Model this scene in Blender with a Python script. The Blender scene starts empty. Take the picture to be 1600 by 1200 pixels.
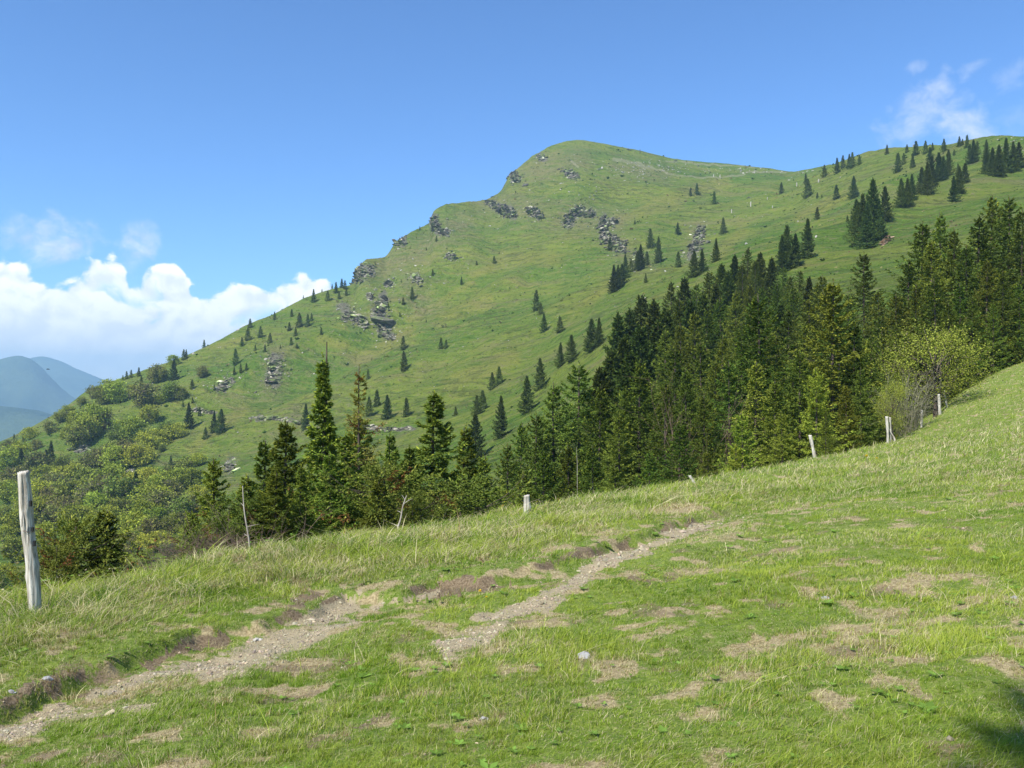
import bpy, math, random
import numpy as np
from mathutils import Vector

# ------------------------------------------------------------------ camera
C = bpy.context.scene
COL = C.collection
F = 1331.0                                   # focal length in pixels of the 1600 px wide photograph
cam_d = bpy.data.cameras.new('camera'); cam = bpy.data.objects.new('camera', cam_d); COL.objects.link(cam)
cam_d.sensor_width = 36.0; cam_d.lens = 36.0*F/1600.0
cam_d.clip_start = 0.1; cam_d.clip_end = 60000
cam.location = (0, 0, 0); cam.rotation_euler = (math.radians(90), 0, 0)
C.camera = cam

# ------------------------------------------------------------------ sun and sky
SUN_EL = 50.0
SUN_AZ = -140.0                              # degrees from +Y (the view axis), negative = left: behind the left shoulder
sx = math.cos(math.radians(SUN_EL))*math.sin(math.radians(SUN_AZ))
sy = math.cos(math.radians(SUN_EL))*math.cos(math.radians(SUN_AZ))
sz = math.sin(math.radians(SUN_EL))
sd_ = bpy.data.lights.new('sun', 'SUN'); sun = bpy.data.objects.new('sun', sd_); COL.objects.link(sun)
sd_.energy = 4.4; sd_.angle = math.radians(0.53); sd_.color = (1.0, 0.955, 0.88)
sun.rotation_euler = Vector((sx, sy, sz)).to_track_quat('Z', 'Y').to_euler()

C.view_settings.view_transform = 'Standard'; C.view_settings.look = 'None'
C.view_settings.exposure = 0.78; C.view_settings.gamma = 1.0; C.view_settings.use_curve_mapping = False
C.render.engine = 'CYCLES'
C.cycles.max_bounces = 5; C.cycles.diffuse_bounces = 2; C.cycles.transmission_bounces = 3
C.cycles.glossy_bounces = 1; C.cycles.volume_bounces = 0; C.cycles.transparent_max_bounces = 4
C.cycles.use_denoising = True
C.cycles.caustics_reflective = False; C.cycles.caustics_refractive = False

world = bpy.data.worlds.new('World'); C.world = world; world.use_nodes = True


class NT:
    """small helper to write node graphs as expressions"""
    def __init__(s, tree):
        s.t = tree; tree.nodes.clear()
    def n(s, typ, **kw):
        nd = s.t.nodes.new(typ)
        for k, v in kw.items(): setattr(nd, k, v)
        return nd
    def put(s, sock, v):
        if isinstance(v, bpy.types.NodeSocket): s.t.links.new(v, sock)
        elif v is not None: sock.default_value = v
    def m(s, op, a, b=None, c=None, clamp=False):
        nd = s.n('ShaderNodeMath', operation=op, use_clamp=clamp)
        s.put(nd.inputs[0], a); s.put(nd.inputs[1], b); s.put(nd.inputs[2], c)
        return nd.outputs[0]
    def mr(s, v, a, b, c=0.0, d=1.0, smooth=True):
        nd = s.n('ShaderNodeMapRange', interpolation_type='SMOOTHSTEP' if smooth else 'LINEAR')
        for i, x in enumerate((v, a, b, c, d)): s.put(nd.inputs[i], x)
        return nd.outputs[0]
    def mix(s, f, a, b, mode='MIX'):
        nd = s.n('ShaderNodeMix', data_type='RGBA', blend_type=mode)
        s.put(nd.inputs[0], f); s.put(nd.inputs[6], a); s.put(nd.inputs[7], b)
        return nd.outputs[2]
    def comb(s, x, y, z=0.0):
        nd = s.n('ShaderNodeCombineXYZ')
        for i, v in enumerate((x, y, z)): s.put(nd.inputs[i], v)
        return nd.outputs[0]
    def noise(s, vec, scale, detail=3.0, rough=0.5, dist=0.0, lac=2.0):
        nd = s.n('ShaderNodeTexNoise')
        s.put(nd.inputs['Vector'], vec); s.put(nd.inputs['Scale'], scale); s.put(nd.inputs['Detail'], detail)
        s.put(nd.inputs['Roughness'], rough); s.put(nd.inputs['Distortion'], dist); s.put(nd.inputs['Lacunarity'], lac)
        return nd.outputs[0]
    def voro(s, vec, scale, feature='SMOOTH_F1', smooth=0.6, detail=0.0):
        nd = s.n('ShaderNodeTexVoronoi', feature=feature)
        s.put(nd.inputs['Vector'], vec); s.put(nd.inputs['Scale'], scale)
        if detail: s.put(nd.inputs['Detail'], detail)
        if 'Smoothness' in nd.inputs and feature == 'SMOOTH_F1': s.put(nd.inputs['Smoothness'], smooth)
        return nd.outputs['Distance']
    def mapv(s, vec, scale=(1, 1, 1), loc=(0, 0, 0), rot=(0, 0, 0)):
        nd = s.n('ShaderNodeMapping')
        s.put(nd.inputs[0], vec); nd.inputs[1].default_value = loc; nd.inputs[2].default_value = rot; nd.inputs[3].default_value = scale
        return nd.outputs[0]


def px_az(u): return math.atan((u-800)/F)
def px_el(u, v): return math.atan((600-v)/F*math.cos(px_az(u)))

g = NT(world.node_tree)
SKY_S = 0.096
sky = g.n('ShaderNodeTexSky', sky_type='NISHITA', sun_disc=False)
sky.sun_elevation = math.radians(SUN_EL); sky.sun_rotation = math.radians(SUN_AZ)
sky.altitude = 1500; sky.air_density = 1.0; sky.dust_density = 0.25; sky.ozone_density = 2.2
tc = g.n('ShaderNodeTexCoord')
sep = g.n('ShaderNodeSeparateXYZ'); g.t.links.new(tc.outputs['Generated'], sep.inputs[0])
az = g.m('ARCTAN2', sep.outputs[0], sep.outputs[1])
el = g.m('ARCSINE', sep.outputs[2])
# a bank of cumulus low in the sky: its top outline as a curve over azimuth
fc = g.n('ShaderNodeFloatCurve')
tops = [(-900, 440), (-300, 405), (0, 402), (30, 402), (58, 436), (100, 434), (135, 425), (168, 400), (190, 410), (208, 440), (235, 425),
        (262, 414), (290, 425), (306, 455), (345, 450), (390, 444), (430, 436), (465, 426), (500, 436), (560, 470), (640, 560), (800, 640)]
pts = [((px_az(u)+1)/2, px_el(u, v)*2+0.1) for u, v in tops]
cv = fc.mapping.curves[0]
cv.points[0].location = (0.0, pts[0][1]); cv.points[1].location = (1.0, 0.0)
for p in pts: cv.points.new(*p)
fc.mapping.update()
g.put(fc.inputs['Value'], g.m('MULTIPLY_ADD', az, 0.5, 0.5))
top = g.m('MULTIPLY', g.m('SUBTRACT', fc.outputs[0], 0.1), 0.5)
P = g.comb(az, g.m('MULTIPLY', el, 1.15), 0.0)
warp = g.n('ShaderNodeTexNoise'); g.put(warp.inputs['Vector'], P); g.put(warp.inputs['Scale'], 14.0); g.put(warp.inputs['Detail'], 4.0)
Pw = g.n('ShaderNodeVectorMath', operation='MULTIPLY_ADD')
g.put(Pw.inputs[0], warp.outputs[1]); Pw.inputs[1].default_value = (0.05, 0.05, 0.0); g.put(Pw.inputs[2], P)
Pw = Pw.outputs[0]
def billow(vec):
    a = g.voro(vec, 22.0, smooth=0.35); b = g.voro(vec, 55.0, smooth=0.35); c = g.noise(vec, 60.0, 9.0, 0.68)
    r = g.m('MULTIPLY_ADD', a, -0.9, 0.45)
    r = g.m('ADD', r, g.m('MULTIPLY_ADD', b, -0.45, 0.22))
    return g.m('ADD', r, g.m('MULTIPLY_ADD', c, 0.8, -0.4))
B0 = billow(Pw)
off = g.n('ShaderNodeVectorMath', operation='ADD'); g.put(off.inputs[0], Pw); off.inputs[1].default_value = (-0.006, 0.010, 0)
B1 = billow(off.outputs[0])
big = g.noise(Pw, 10.0, 4.0, 0.6)
edge = g.m('ADD', g.m('SUBTRACT', top, el), g.m('MULTIPLY', B0, 0.030))
cov = g.mr(edge, -0.001, 0.007)
holes = g.mr(g.m('ADD', big, g.m('MULTIPLY', B0, 0.12)), 0.35, 0.46)
lowfade = g.mr(el, 0.0, 0.10)
holes = g.m('MAXIMUM', holes, g.m('SUBTRACT', 1.0, g.m('MULTIPLY', g.mr(el, 0.03, 0.09), 0.85)))
cov = g.m('MULTIPLY', cov, g.m('MAXIMUM', holes, g.mr(edge, 0.05, 0.012)))
def puff(u, v, ru, rv, k, sc=26.0, rot=0.0):
    a0, e0 = px_az(u), px_el(u, v)
    dx = g.m('SUBTRACT', az, a0); dy = g.m('SUBTRACT', el, e0)
    cr, sr = math.cos(rot), math.sin(rot)
    X = g.m('DIVIDE', g.m('ADD', g.m('MULTIPLY', dx, cr), g.m('MULTIPLY', dy, sr)), ru/F)
    Y = g.m('DIVIDE', g.m('SUBTRACT', g.m('MULTIPLY', dy, cr), g.m('MULTIPLY', dx, sr)), rv/F)
    r2 = g.m('ADD', g.m('MULTIPLY', X, X), g.m('MULTIPLY', Y, Y))
    nz = g.noise(Pw, sc, 7.0, 0.6)
    return g.m('MULTIPLY', g.mr(g.m('ADD', g.m('SUBTRACT', 1.0, r2), g.m('MULTIPLY_ADD', nz, 3.4, -1.9)), 0.0, 1.5), k)
p1 = puff(80, 370, 84, 42, 0.95); p2 = puff(217, 384, 36, 52, 0.92, rot=-0.5)
wsp = puff(1440, 178, 66, 46, 0.72, 22.0, rot=0.5)
wsp = g.m('MAXIMUM', wsp, puff(1500, 190, 66, 50, 0.72, 22.0, rot=-0.5))
wsp = g.m('MAXIMUM', wsp, puff(1430, 106, 22, 12, 0.28, 50.0))
wsp = g.m('MAXIMUM', wsp, puff(1474, 118, 16, 20, 0.34, 50.0))
wsp = g.m('MAXIMUM', wsp, puff(1518, 108, 26, 14, 0.26, 50.0, rot=0.5))
wsp = g.m('MAXIMUM', wsp, puff(1580, 120, 34, 26, 0.24, 40.0, rot=0.5))
wsp = g.m('MAXIMUM', wsp, puff(1600, 190, 60, 30, 0.16, 40.0))
# brightness of the bank: billow self-shadow painted in by a sunward offset, then the grey base of the bank towards the horizon
billow_shade = g.m('MULTIPLY_ADD', g.m('SUBTRACT', B0, B1), 2.1, 0.66, clamp=True)
depth = g.mr(g.m('SUBTRACT', top, el), 0.015, 0.12)
lum = g.m('SUBTRACT', billow_shade, g.m('MULTIPLY', depth, g.m('MULTIPLY_ADD', g.noise(Pw, 16.0, 5.0, 0.6), 1.5, -0.35)), clamp=True)
ccol = g.mix(lum, (0.76, 0.80, 0.86, 1), (1.02, 1.02, 1.02, 1))
ccol = g.mix(g.m('MULTIPLY', g.mr(el, 0.10, -0.01), 0.6), ccol, (0.86, 0.87, 0.88, 1))
pcol = g.mix(g.mr(g.m('MULTIPLY_ADD', g.m('SUBTRACT', B0, B1), 1.2, 0.5), 0.2, 1.0), (0.55, 0.63, 0.76, 1), (0.85, 0.88, 0.93, 1))  # puffs take the same painted self-shadow in their colour
K = 1.0/SKY_S
def scl(c, k):
    nd = g.n('ShaderNodeVectorMath', operation='SCALE'); g.put(nd.inputs[0], c); nd.inputs['Scale'].default_value = k; return nd.outputs[0]
skyc = g.mix(1.0, sky.outputs[0], (0.68, 0.98, 1.30, 1), 'MULTIPLY')
out = g.mix(g.m('MAXIMUM', p1, p2), skyc, scl(pcol, K*0.78))
out = g.mix(cov, out, scl(ccol, K*0.82))
out = g.mix(wsp, out, scl(g.mix(0.5, (0.74, 0.79, 0.88, 1), (0.8, 0.84, 0.9, 1)), K*0.74))
bg = g.n('ShaderNodeBackground'); g.put(bg.inputs[0], out); bg.inputs[1].default_value = SKY_S
wo = g.n('ShaderNodeOutputWorld'); g.put(wo.inputs[0], bg.outputs[0])

# ------------------------------------------------------------------ numeric helpers
def vnoise(x, y, seed=0):
    x = np.asarray(x, float); y = np.asarray(y, float)
    xi = np.floor(x).astype(np.int64); yi = np.floor(y).astype(np.int64)
    fx = x-xi; fy = y-yi
    fx = fx*fx*fx*(fx*(fx*6-15)+10); fy = fy*fy*fy*(fy*(fy*6-15)+10)
    def h(a, b):
        n = (a*374761393 + b*668265263 + seed*974634777) & 0xffffffff
        n = ((n ^ (n >> 13))*1274126177) & 0xffffffff
        n = n ^ (n >> 16)
        return (n & 0xffffff)/float(0xffffff)*2-1
    a = h(xi, yi); b = h(xi+1, yi); c = h(xi, yi+1); d = h(xi+1, yi+1)
    return (a*(1-fx)+b*fx)*(1-fy) + (c*(1-fx)+d*fx)*fy

def fbm(x, y, seed=0, octv=4, gain=0.5):
    s = 0; a = 1.0; f = 1.0; t = 0
    for i in range(octv):
        s = s + a*vnoise(x*f+i*17.3, y*f-i*9.1, seed+i); t += a; a *= gain; f *= 2.03
    return s/t

def sstep(x, a, b):
    t = np.clip((x-a)/(b-a), 0, 1); return t*t*(3-2*t)

def pchip(X, Y, x):
    """monotone cubic through (X, Y); X, Y of shape (..., K) matched to x (...,)"""
    X = np.asarray(X, float); Y = np.asarray(Y, float); x = np.asarray(x, float)
    if X.ndim == 1:
        X = np.broadcast_to(X, x.shape+X.shape); Y = np.broadcast_to(Y, x.shape+Y.shape)
    h = np.diff(X, axis=-1); dl = np.diff(Y, axis=-1)/h
    d = np.zeros_like(Y)
    a, b = dl[..., :-1], dl[..., 1:]
    w1 = 2*h[..., 1:]+h[..., :-1]; w2 = h[..., 1:]+2*h[..., :-1]
    ok = a*b > 0
    with np.errstate(divide='ignore', invalid='ignore'):
        hm = (w1+w2)/(w1/np.where(ok, a, 1)+w2/np.where(ok, b, 1))
    d[..., 1:-1] = np.where(ok, hm, 0)
    d[..., 0] = dl[..., 0]; d[..., -1] = dl[..., -1]
    xc = np.clip(x, X[..., 0], X[..., -1])
    k = np.clip((xc[..., None] >= X).sum(-1)-1, 0, X.shape[-1]-2)[..., None]
    tk = lambda A, q: np.take_along_axis(A, q, -1)[..., 0]
    x0 = tk(X, k); hh = tk(h, k); y0 = tk(Y, k); y1 = tk(Y, k+1); d0 = tk(d, k); d1 = tk(d, k+1)
    s = (xc-x0)/hh
    r = y0*(1+2*s)*(1-s)**2 + d0*hh*s*(1-s)**2 + y1*s*s*(3-2*s) + d1*hh*s*s*(s-1)
    return r

# ------------------------------------------------------------------ the meadow
MC = [(0, 950, 9.6), (100, 930, 10.3), (200, 912, 11), (400, 868, 13.5), (600, 833, 17), (800, 797, 20.5), (1000, 765, 27.5), (1200, 732, 35),
      (1300, 712, 39.5), (1390, 690, 46), (1440, 668, 50), (1470, 646, 54), (1500, 622, 60), (1545, 594, 66), (1600, 568, 72),
      (0, 1000, 7.7), (0, 1200, 4.2), (800, 1200, 3.6), (1600, 1200, 3.25), (800, 1000, 6.4), (1600, 1000, 4.9), (800, 900, 9.8),
      (400, 950, 9.2), (400, 1050, 6.3), (1200, 850, 10.8), (1600, 850, 8.8), (1600, 750, 17.5), (1400, 750, 22), (1600, 695, 28), (1600, 640, 47),
      (1200, 1000, 5.6), (1200, 780, 19), (1000, 820, 14.5), (600, 880, 12.6), (1500, 700, 31), (1450, 710, 30)]
def _pt(u, v, d): return ((u-800)/F*d, d, (600-v)/F*d)
MP = [_pt(*c) for c in MC] + [(0, 0, -1.60), (2, 0, -1.52), (-2, 0, -1.72), (0, -8, -1.2), (-12, -6, -3.2), (12, -6, -0.2), (18, 6, -0.2), (-14, 4, -4.2),
                              (-9, 7, -3.4), (40, 40, 2.5), (30, 20, 0.5), (0, -30, 0), (40, -30, 4), (-40, -30, -8), (60, 75, 6.0), (-30, 15, -9)]
MP = np.array(MP)
def _tps(r2): return 0.5*r2*np.log(r2+1e-9)
_n = len(MP); _A = np.zeros((_n+3, _n+3))
_r2 = ((MP[:, None, :2]-MP[None, :, :2])**2).sum(-1)
_A[:_n, :_n] = _tps(_r2)+np.eye(_n)*0.35
_A[:_n, _n] = 1; _A[:_n, _n+1:] = MP[:, :2]; _A[_n, :_n] = 1; _A[_n+1:, :_n] = MP[:, :2].T
_W = np.linalg.solve(_A, np.concatenate([MP[:, 2], np.zeros(3)]))
def meadow0(x, y):
    x = np.asarray(x, float); y = np.asarray(y, float)
    z = _W[_n]+_W[_n+1]*x+_W[_n+2]*y
    for i in range(_n):
        z = z+_W[i]*_tps((x-MP[i, 0])**2+(y-MP[i, 1])**2)
    return z

def unproj0(u, v):                            # pixel -> meadow point, by marching
    d = np.geomspace(1.5, 90, 900); t = (u-800)/F
    z = meadow0(t*d, d); hit = np.nonzero(z >= (600-v)/F*d)[0]
    i = hit[0] if len(hit) else -1
    return (t*d[i], d[i])
BANK = np.array([unproj0(*p) for p in [(-160, 1150), (0, 1090), (120, 1045), (300, 985), (400, 972), (540, 925), (620, 925), (690, 900), (750, 902), (850, 880), (920, 858),
                                       (1010, 832), (1100, 800), (1250, 772), (1330, 756)]])
def bank_sd(x, y):                            # signed distance: negative on the camera's side of the cut bank
    best = np.full(np.shape(x), 1e9); sg = np.ones(np.shape(x)); par = np.zeros(np.shape(x))
    for i in range(len(BANK)-1):
        a, b = BANK[i], BANK[i+1]; e = b-a; L2 = (e**2).sum()
        t = np.clip(((x-a[0])*e[0]+(y-a[1])*e[1])/L2, 0, 1)
        dx = x-(a[0]+t*e[0]); dy = y-(a[1]+t*e[1]); dd = np.hypot(dx, dy)
        s = np.where(e[0]*dy-e[1]*dx > 0, 1.0, -1.0)
        m = dd < best; best = np.where(m, dd, best); sg = np.where(m, s, sg); par = np.where(m, (i+t)/(len(BANK)-1), par)
    return best*sg, par

def meadow(x, y):
    x = np.asarray(x, float); y = np.asarray(y, float)
    z = meadow0(x, y)
    r = np.hypot(x, y)
    sd, par = bank_sd(x+0.12*fbm(x*2.2, y*2.2, 61, 3), y+0.12*fbm(x*2.2, y*2.2, 62, 3))
    ends = sstep(par, 0.0, 0.05)*(1-sstep(par, 0.80, 0.99))
    dep = 0.13+0.07*fbm(x*0.8, y*0.8, 5, 2)
    z = z-dep*ends*(1-sstep(sd, -0.10, 0.03))*sstep(sd, -1.7, -0.5)
    # a second, shallower wheel rut nearer the camera
    rut = np.exp(-((sd+2.1+0.25*fbm(x*0.5, y*0.5, 9, 2))/0.33)**2)
    z = z-0.055*rut*ends
    near = np.clip(r/3.0, 0.25, 1)
    z = z+near*(0.065*fbm(x*1.1, y*1.1, 11, 5, 0.58)+0.10*fbm(x*0.22, y*0.22, 12, 2)*np.clip(r/10, 0, 1.0))
    z = z+0.012*fbm(x*6, y*6, 13, 2)
    return z

# ------------------------------------------------------------------ the mountain: profile knots per azimuth column
def tab(rows):
    a = np.array(rows, float); return [a[:, i] for i in range(a.shape[1])]
cr_u, cr_d = tab([(-900, 6), (-400, 7.5), (0, 9.6), (200, 11), (400, 13.5), (600, 17), (800, 20.5), (1000, 27.5), (1200, 35), (1300, 39.5), (1390, 46), (1440, 50),
                  (1470, 54), (1500, 60), (1545, 66), (1600, 72), (1800, 85), (2400, 100)])
k1_u, k1_s = tab([(-900, -.55), (0, -.52), (600, -.52), (800, -.5), (1000, -.42), (1200, -.32), (1300, -.25), (1400, -.12), (1500, 0.02), (1600, 0.12), (2400, .3)])
# u, v, d
M1 = tab([(-900, 1250, 190), (-300, 1010, 195), (0, 950, 200), (200, 915, 205), (400, 855, 200), (600, 810, 180), (800, 765, 150), (1000, 695, 125), (1200, 630, 110), (1400, 560, 105), (1600, 480, 115), (1800, 440, 125), (2400, 400, 140)])
M2 = tab([(-900, 1000, 300), (-300, 860, 310), (0, 825, 320), (200, 765, 370), (400, 690, 400), (600, 655, 365), (800, 618, 300), (1000, 520, 255), (1200, 440, 240), (1400, 400, 220), (1600, 370, 215), (1800, 350, 215), (2400, 330, 230)])
M3 = tab([(-900, 900, 420), (-300, 800, 430), (0, 745, 450), (200, 662, 490), (400, 580, 540), (600, 510, 560), (800, 440, 560), (1000, 385, 540), (1200, 345, 500), (1400, 305, 370), (1600, 280, 320), (1800, 260, 310), (2400, 240, 320)])
RV = tab([(-900, 860), (-300, 790), (-60, 712), (0, 692), (60, 664), (100, 640), (140, 611), (180, 596), (240, 574), (280, 559), (340, 531), (380, 508), (430, 487), (480, 462),
          (530, 447), (553, 441), (558, 420), (576, 403), (603, 401), (614, 386), (640, 365), (670, 351), (679, 331), (700, 320), (750, 314), (780, 299), (797, 272), (830, 246), (860, 229),
          (900, 220), (930, 224), (1000, 237), (1060, 251), (1150, 259), (1200, 263), (1237, 269), (1260, 265), (1300, 258), (1340, 245), (1400, 233), (1450, 228),
          (1500, 221), (1540, 213), (1570, 209), (1600, 211), (1700, 204), (2000, 230), (2400, 250)])
RD = tab([(-900, 520), (-300, 540), (0, 560), (180, 610), (350, 660), (480, 700), (560, 720), (620, 760), (680, 800), (750, 850), (800, 900), (900, 960), (1000, 965), (1100, 950),
          (1190, 900), (1260, 820), (1330, 700), (1400, 590), (1500, 500), (1600, 450), (1800, 420), (2400, 420)])
TMAX = 1.15
def colu(x, y):
    az = np.arctan2(x, y); azc = np.clip(az, -math.atan(TMAX), math.atan(TMAX))
    rho = np.hypot(x, y)*np.cos(azc)
    return 800+F*np.tan(azc), rho

def H(x, y):
    x = np.asarray(x, float); y = np.asarray(y, float)
    shp = np.broadcast(x, y).shape
    x = np.broadcast_to(x, shp).ravel(); y = np.broadcast_to(y, shp).ravel()
    out = np.zeros(x.shape)
    u, d = colu(x, y)
    dc = pchip(cr_u, cr_d, u)
    near = (d <= dc) | (np.hypot(x, y) < 5)
    if near.any(): out[near] = meadow(x[near], y[near])
    f = ~near
    if f.any():
        uu, dd, dcf = u[f], d[f], dc[f]
        t = (uu-800)/F
        # the crest knot: exactly the meadow's height there
        zc = meadow(t*dcf, dcf)
        zi = meadow(t*(dcf-0.6), dcf-0.6)
        s1 = pchip(k1_u, k1_s, uu)
        R = pchip(RV[0], RV[1], uu); R = R+(.5+2.0*sstep(uu, 540, 560)*(1-sstep(uu, 830, 880)))*fbm(uu/13, uu*0+3.3, 51, 4, .65); RDd = pchip(RD[0], RD[1], uu)
        zr = (600-R)/F*RDd
        ks = [(dcf-0.6, zi), (dcf, zc), (dcf+4, zc+4*(s1*0.62)), (dcf+16, zc+16*s1)]
        for Mk in (M1, M2, M3):
            dk = pchip(Mk[0], Mk[2], uu); vk = pchip(Mk[0], Mk[1], uu); ks.append((dk, (600-vk)/F*dk))
        d3, z3 = ks[-1]
        ks.append((RDd*0.97, z3+(zr-z3)*((RDd*0.97-d3)/(RDd-d3))**1.05))
        ks += [(RDd, zr), (RDd*1.04, zr-0.012*RDd), (RDd*1.35, zr-0.16*RDd), (np.full_like(dd, 2300.), np.minimum(zr-0.3*RDd, -420.))]
        X = np.stack([k[0] for k in ks], -1); Y = np.stack([k[1] for k in ks], -1)
        z = pchip(X, Y, dd)
        # relief of its own: spurs and hollows running down the slope, fading out at the ridge line and in the meadow
        xx, yy = x[f], y[f]
        w = sstep(dd, 60, 220)*(1-0.85*np.exp(-((dd-RDd)/(0.10*RDd))**2))
        a1 = xx*0.86+yy*0.5; b1 = -xx*0.5+yy*0.86
        z = z+w*(11*fbm(a1/190, b1/70, 21, 3)+3.2*fbm(xx/30, yy/30, 22, 5, .55))*np.clip(dd/400, .4, 1.3)
        z = z+sstep(dd, dcf, dcf+8)*(0.25*fbm(xx/4, yy/4, 23, 3))
        rk = rockmask(800+F*xx/np.maximum(yy, 1), 600-F*z/np.maximum(yy, 1))*(yy > 100)
        z = z+rk*(2.2*(fbm(xx/7, yy/7, 31, 4, 0.6))+0.4)*np.clip(dd/700, .3, 1.2)*(1-0.6*np.exp(-((dd-RDd)/20)**2))
        out[f] = z
    return out.reshape(shp)

# rocky places on the mountain: (name, [(u1,v1,u2,v2,radius)...], stones, stone size in m, label)
OUTC = [
 ('rock_outcrop', [(557, 418, 578, 424, 9), (560, 436, 572, 428, 8)], 90, 2.6, 'grey crag on the left skyline just above the cluster of spruces'),
 ('rock_outcrop', [(536, 478, 545, 495, 9), (545, 492, 572, 505, 7)], 120, 2.4, 'grey cliff band slanting down below the skyline spruces, left of the vertical scree'),
 ('rock_outcrop', [(600, 462, 593, 490, 8), (592, 490, 600, 512, 9), (598, 520, 612, 526, 6)], 150, 2.3, 'tall vertical streak of pale grey scree in the middle of the left face'),
 ('rock_outcrop', [(622, 378, 630, 374, 8)], 40, 2.4, 'small brown grey crag on the skyline between two steps of the ridge'),
 ('rock_outcrop', [(678, 340, 683, 360, 7), (690, 362, 700, 363, 5)], 80, 2.6, 'grey crag under the square step of the skyline ridge'),
 ('rock_outcrop', [(799, 270, 806, 278, 7), (812, 282, 808, 280, 5)], 60, 2.8, 'dark crag on the skyline left of the summit'),
 ('rock_outcrop', [(762, 313, 780, 326, 6), (780, 326, 803, 335, 8)], 140, 2.8, 'long slanting grey rock band below the skyline dip left of the summit'),
 ('rock_outcrop', [(828, 330, 845, 336, 7)], 60, 2.6, 'weathered patch of broken rock right of the long slanting rock band'),
 ('rock_outcrop', [(885, 352, 892, 340, 8), (892, 340, 900, 328, 5), (900, 326, 925, 336, 6)], 120, 2.6, 'arched grey rock patch in the centre of the upper mountain face'),
 ('rock_outcrop', [(943, 342, 943, 376, 7), (952, 350, 960, 345, 4)], 140, 2.6, 'tall narrow grey rock rib right of the centre of the upper face'),
 ('rock_outcrop', [(958, 375, 970, 388, 8)], 90, 2.4, 'broken grey rock slab beside a small spruce under the tall rib'),
 ('rock_outcrop', [(994, 400, 998, 415, 7)], 50, 2.2, 'grey rock half hidden behind the row of spruces right of the slab'),
 ('rock_outcrop', [(1094, 358, 1090, 378, 8), (1086, 384, 1080, 398, 7)], 150, 2.0, 'grey cliff on the right hand spur between scattered spruces'),
 ('rock_outcrop', [(700, 399, 709, 402, 4)], 30, 2.4, 'small white rock patch alone below the square crag'),
 ('rock_outcrop', [(645, 432, 656, 438, 5)], 40, 2.0, 'small pale rock patch in the upper left face above a dark spruce'),
 ('rock_outcrop', [(604, 442, 612, 445, 5)], 25, 1.8, 'speckled grey stones just above the vertical scree streak'),
 ('rock_outcrop', [(576, 462, 580, 467, 4)], 20, 1.8, 'small speckled stones above left of the vertical scree streak'),
 ('rock_outcrop', [(432, 562, 426, 596, 12)], 120, 1.5, 'faint grey scree patch in the grass of the lower left slope'),
 ('rock_outcrop', [(342, 607, 360, 594, 6)], 70, 1.6, 'pale rocks above the two dark spruces on the left slope'),
 ('rock_outcrop', [(843, 246, 850, 248, 5)], 30, 2.2, 'small rock step near the skyline left of the summit'),
 ('rock_outcrop', [(882, 268, 900, 277, 5)], 50, 2.2, 'short slanting rock line below the summit'),
 ('rock_outcrop', [(260, 800, 262, 808, 4)], 30, 1.3, 'left of two pale cliffs between leafy trees low on the slope'),
 ('rock_outcrop', [(275, 792, 274, 812, 4)], 40, 1.3, 'right taller one of two pale cliffs between leafy trees'),
 ('rock_outcrop', [(205, 735, 206, 745, 3)], 20, 1.4, 'small white rock among leafy trees on the left slope'),
 ('rock_outcrop', [(364, 718, 358, 735, 4)], 25, 1.2, 'pale rocks in the gully above the dead stem'),
 ('rock_outcrop', [(120, 702, 138, 696, 3)], 25, 1.4, 'pale stones below the leafy trees on the left ridge'),
 ('dry_stone_wall', [(393, 652, 440, 654, 2.4), (440, 654, 470, 661, 2.2)], 90, 1.1, 'low grey dry stone wall crossing the slope left of the tall pointed spruce'),
 ('dry_stone_wall', [(572, 668, 610, 671, 2.4), (610, 671, 645, 669, 2.2)], 90, 1.0, 'low grey dry stone wall crossing the slope right of the tall pointed spruce'),
 ('dry_stone_wall', [(300, 640, 334, 645, 2.4)], 50, 1.2, 'short line of wall stones on the slope above the lone dark spruce pair'),
]
_SEG = np.array([s for o in OUTC for s in o[1]], float)
def rockmask(u, v):
    u = np.asarray(u); v = np.asarray(v); m = np.zeros(u.shape)
    un = u+5*vnoise(u/7, v/7, 71); vn = v+5*vnoise(u/7, v/7, 72)
    ok = (u > 60) & (u < 1200) & (v > 210) & (v < 850)
    if ok.any():
        uo, vo = un[ok], vn[ok]; mo = np.zeros(uo.shape)
        for a, b, c, d, r in _SEG:
            ex, ey = c-a, d-b; L2 = ex*ex+ey*ey+1e-6
            t = np.clip(((uo-a)*ex+(vo-b)*ey)/L2, 0, 1)
            q = np.hypot(uo-a-t*ex, vo-b-t*ey)/r
            mo = np.maximum(mo, np.exp(-q**2*1.3))
        m[ok] = mo
    return m

def hit(u, v, dmin=None, dmax=1400, n=420):
    """the point of the terrain seen at photograph pixel (u, v), beyond the distance dmin"""
    u = np.atleast_1d(np.asarray(u, float)); v = np.atleast_1d(np.asarray(v, float))
    t = (u-800)/F
    if dmin is None: dmin = pchip(cr_u, cr_d, u)+20
    dmin = np.broadcast_to(dmin, u.shape)
    s = np.linspace(0, 1, n)[None, :]
    d = dmin[:, None]*(dmax/dmin[:, None])**s
    z = H(t[:, None]*d, d); zr = ((600-v)/F)[:, None]*d
    g_ = z >= zr
    i = np.where(g_.any(1), g_.argmax(1), np.argmax(z/d, 1))
    r = np.arange(len(u)); j = np.maximum(i-1, 0)
    f0 = z[r, j]-zr[r, j]; f1 = z[r, i]-zr[r, i]
    w = np.where((f1-f0) != 0, np.clip(-f0/np.where(f1-f0 == 0, 1, f1-f0), 0, 1), 1)
    dd = d[r, j]+(d[r, i]-d[r, j])*np.where(g_.any(1), w, 1)
    return t*dd, dd, H(t*dd, dd)

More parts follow.
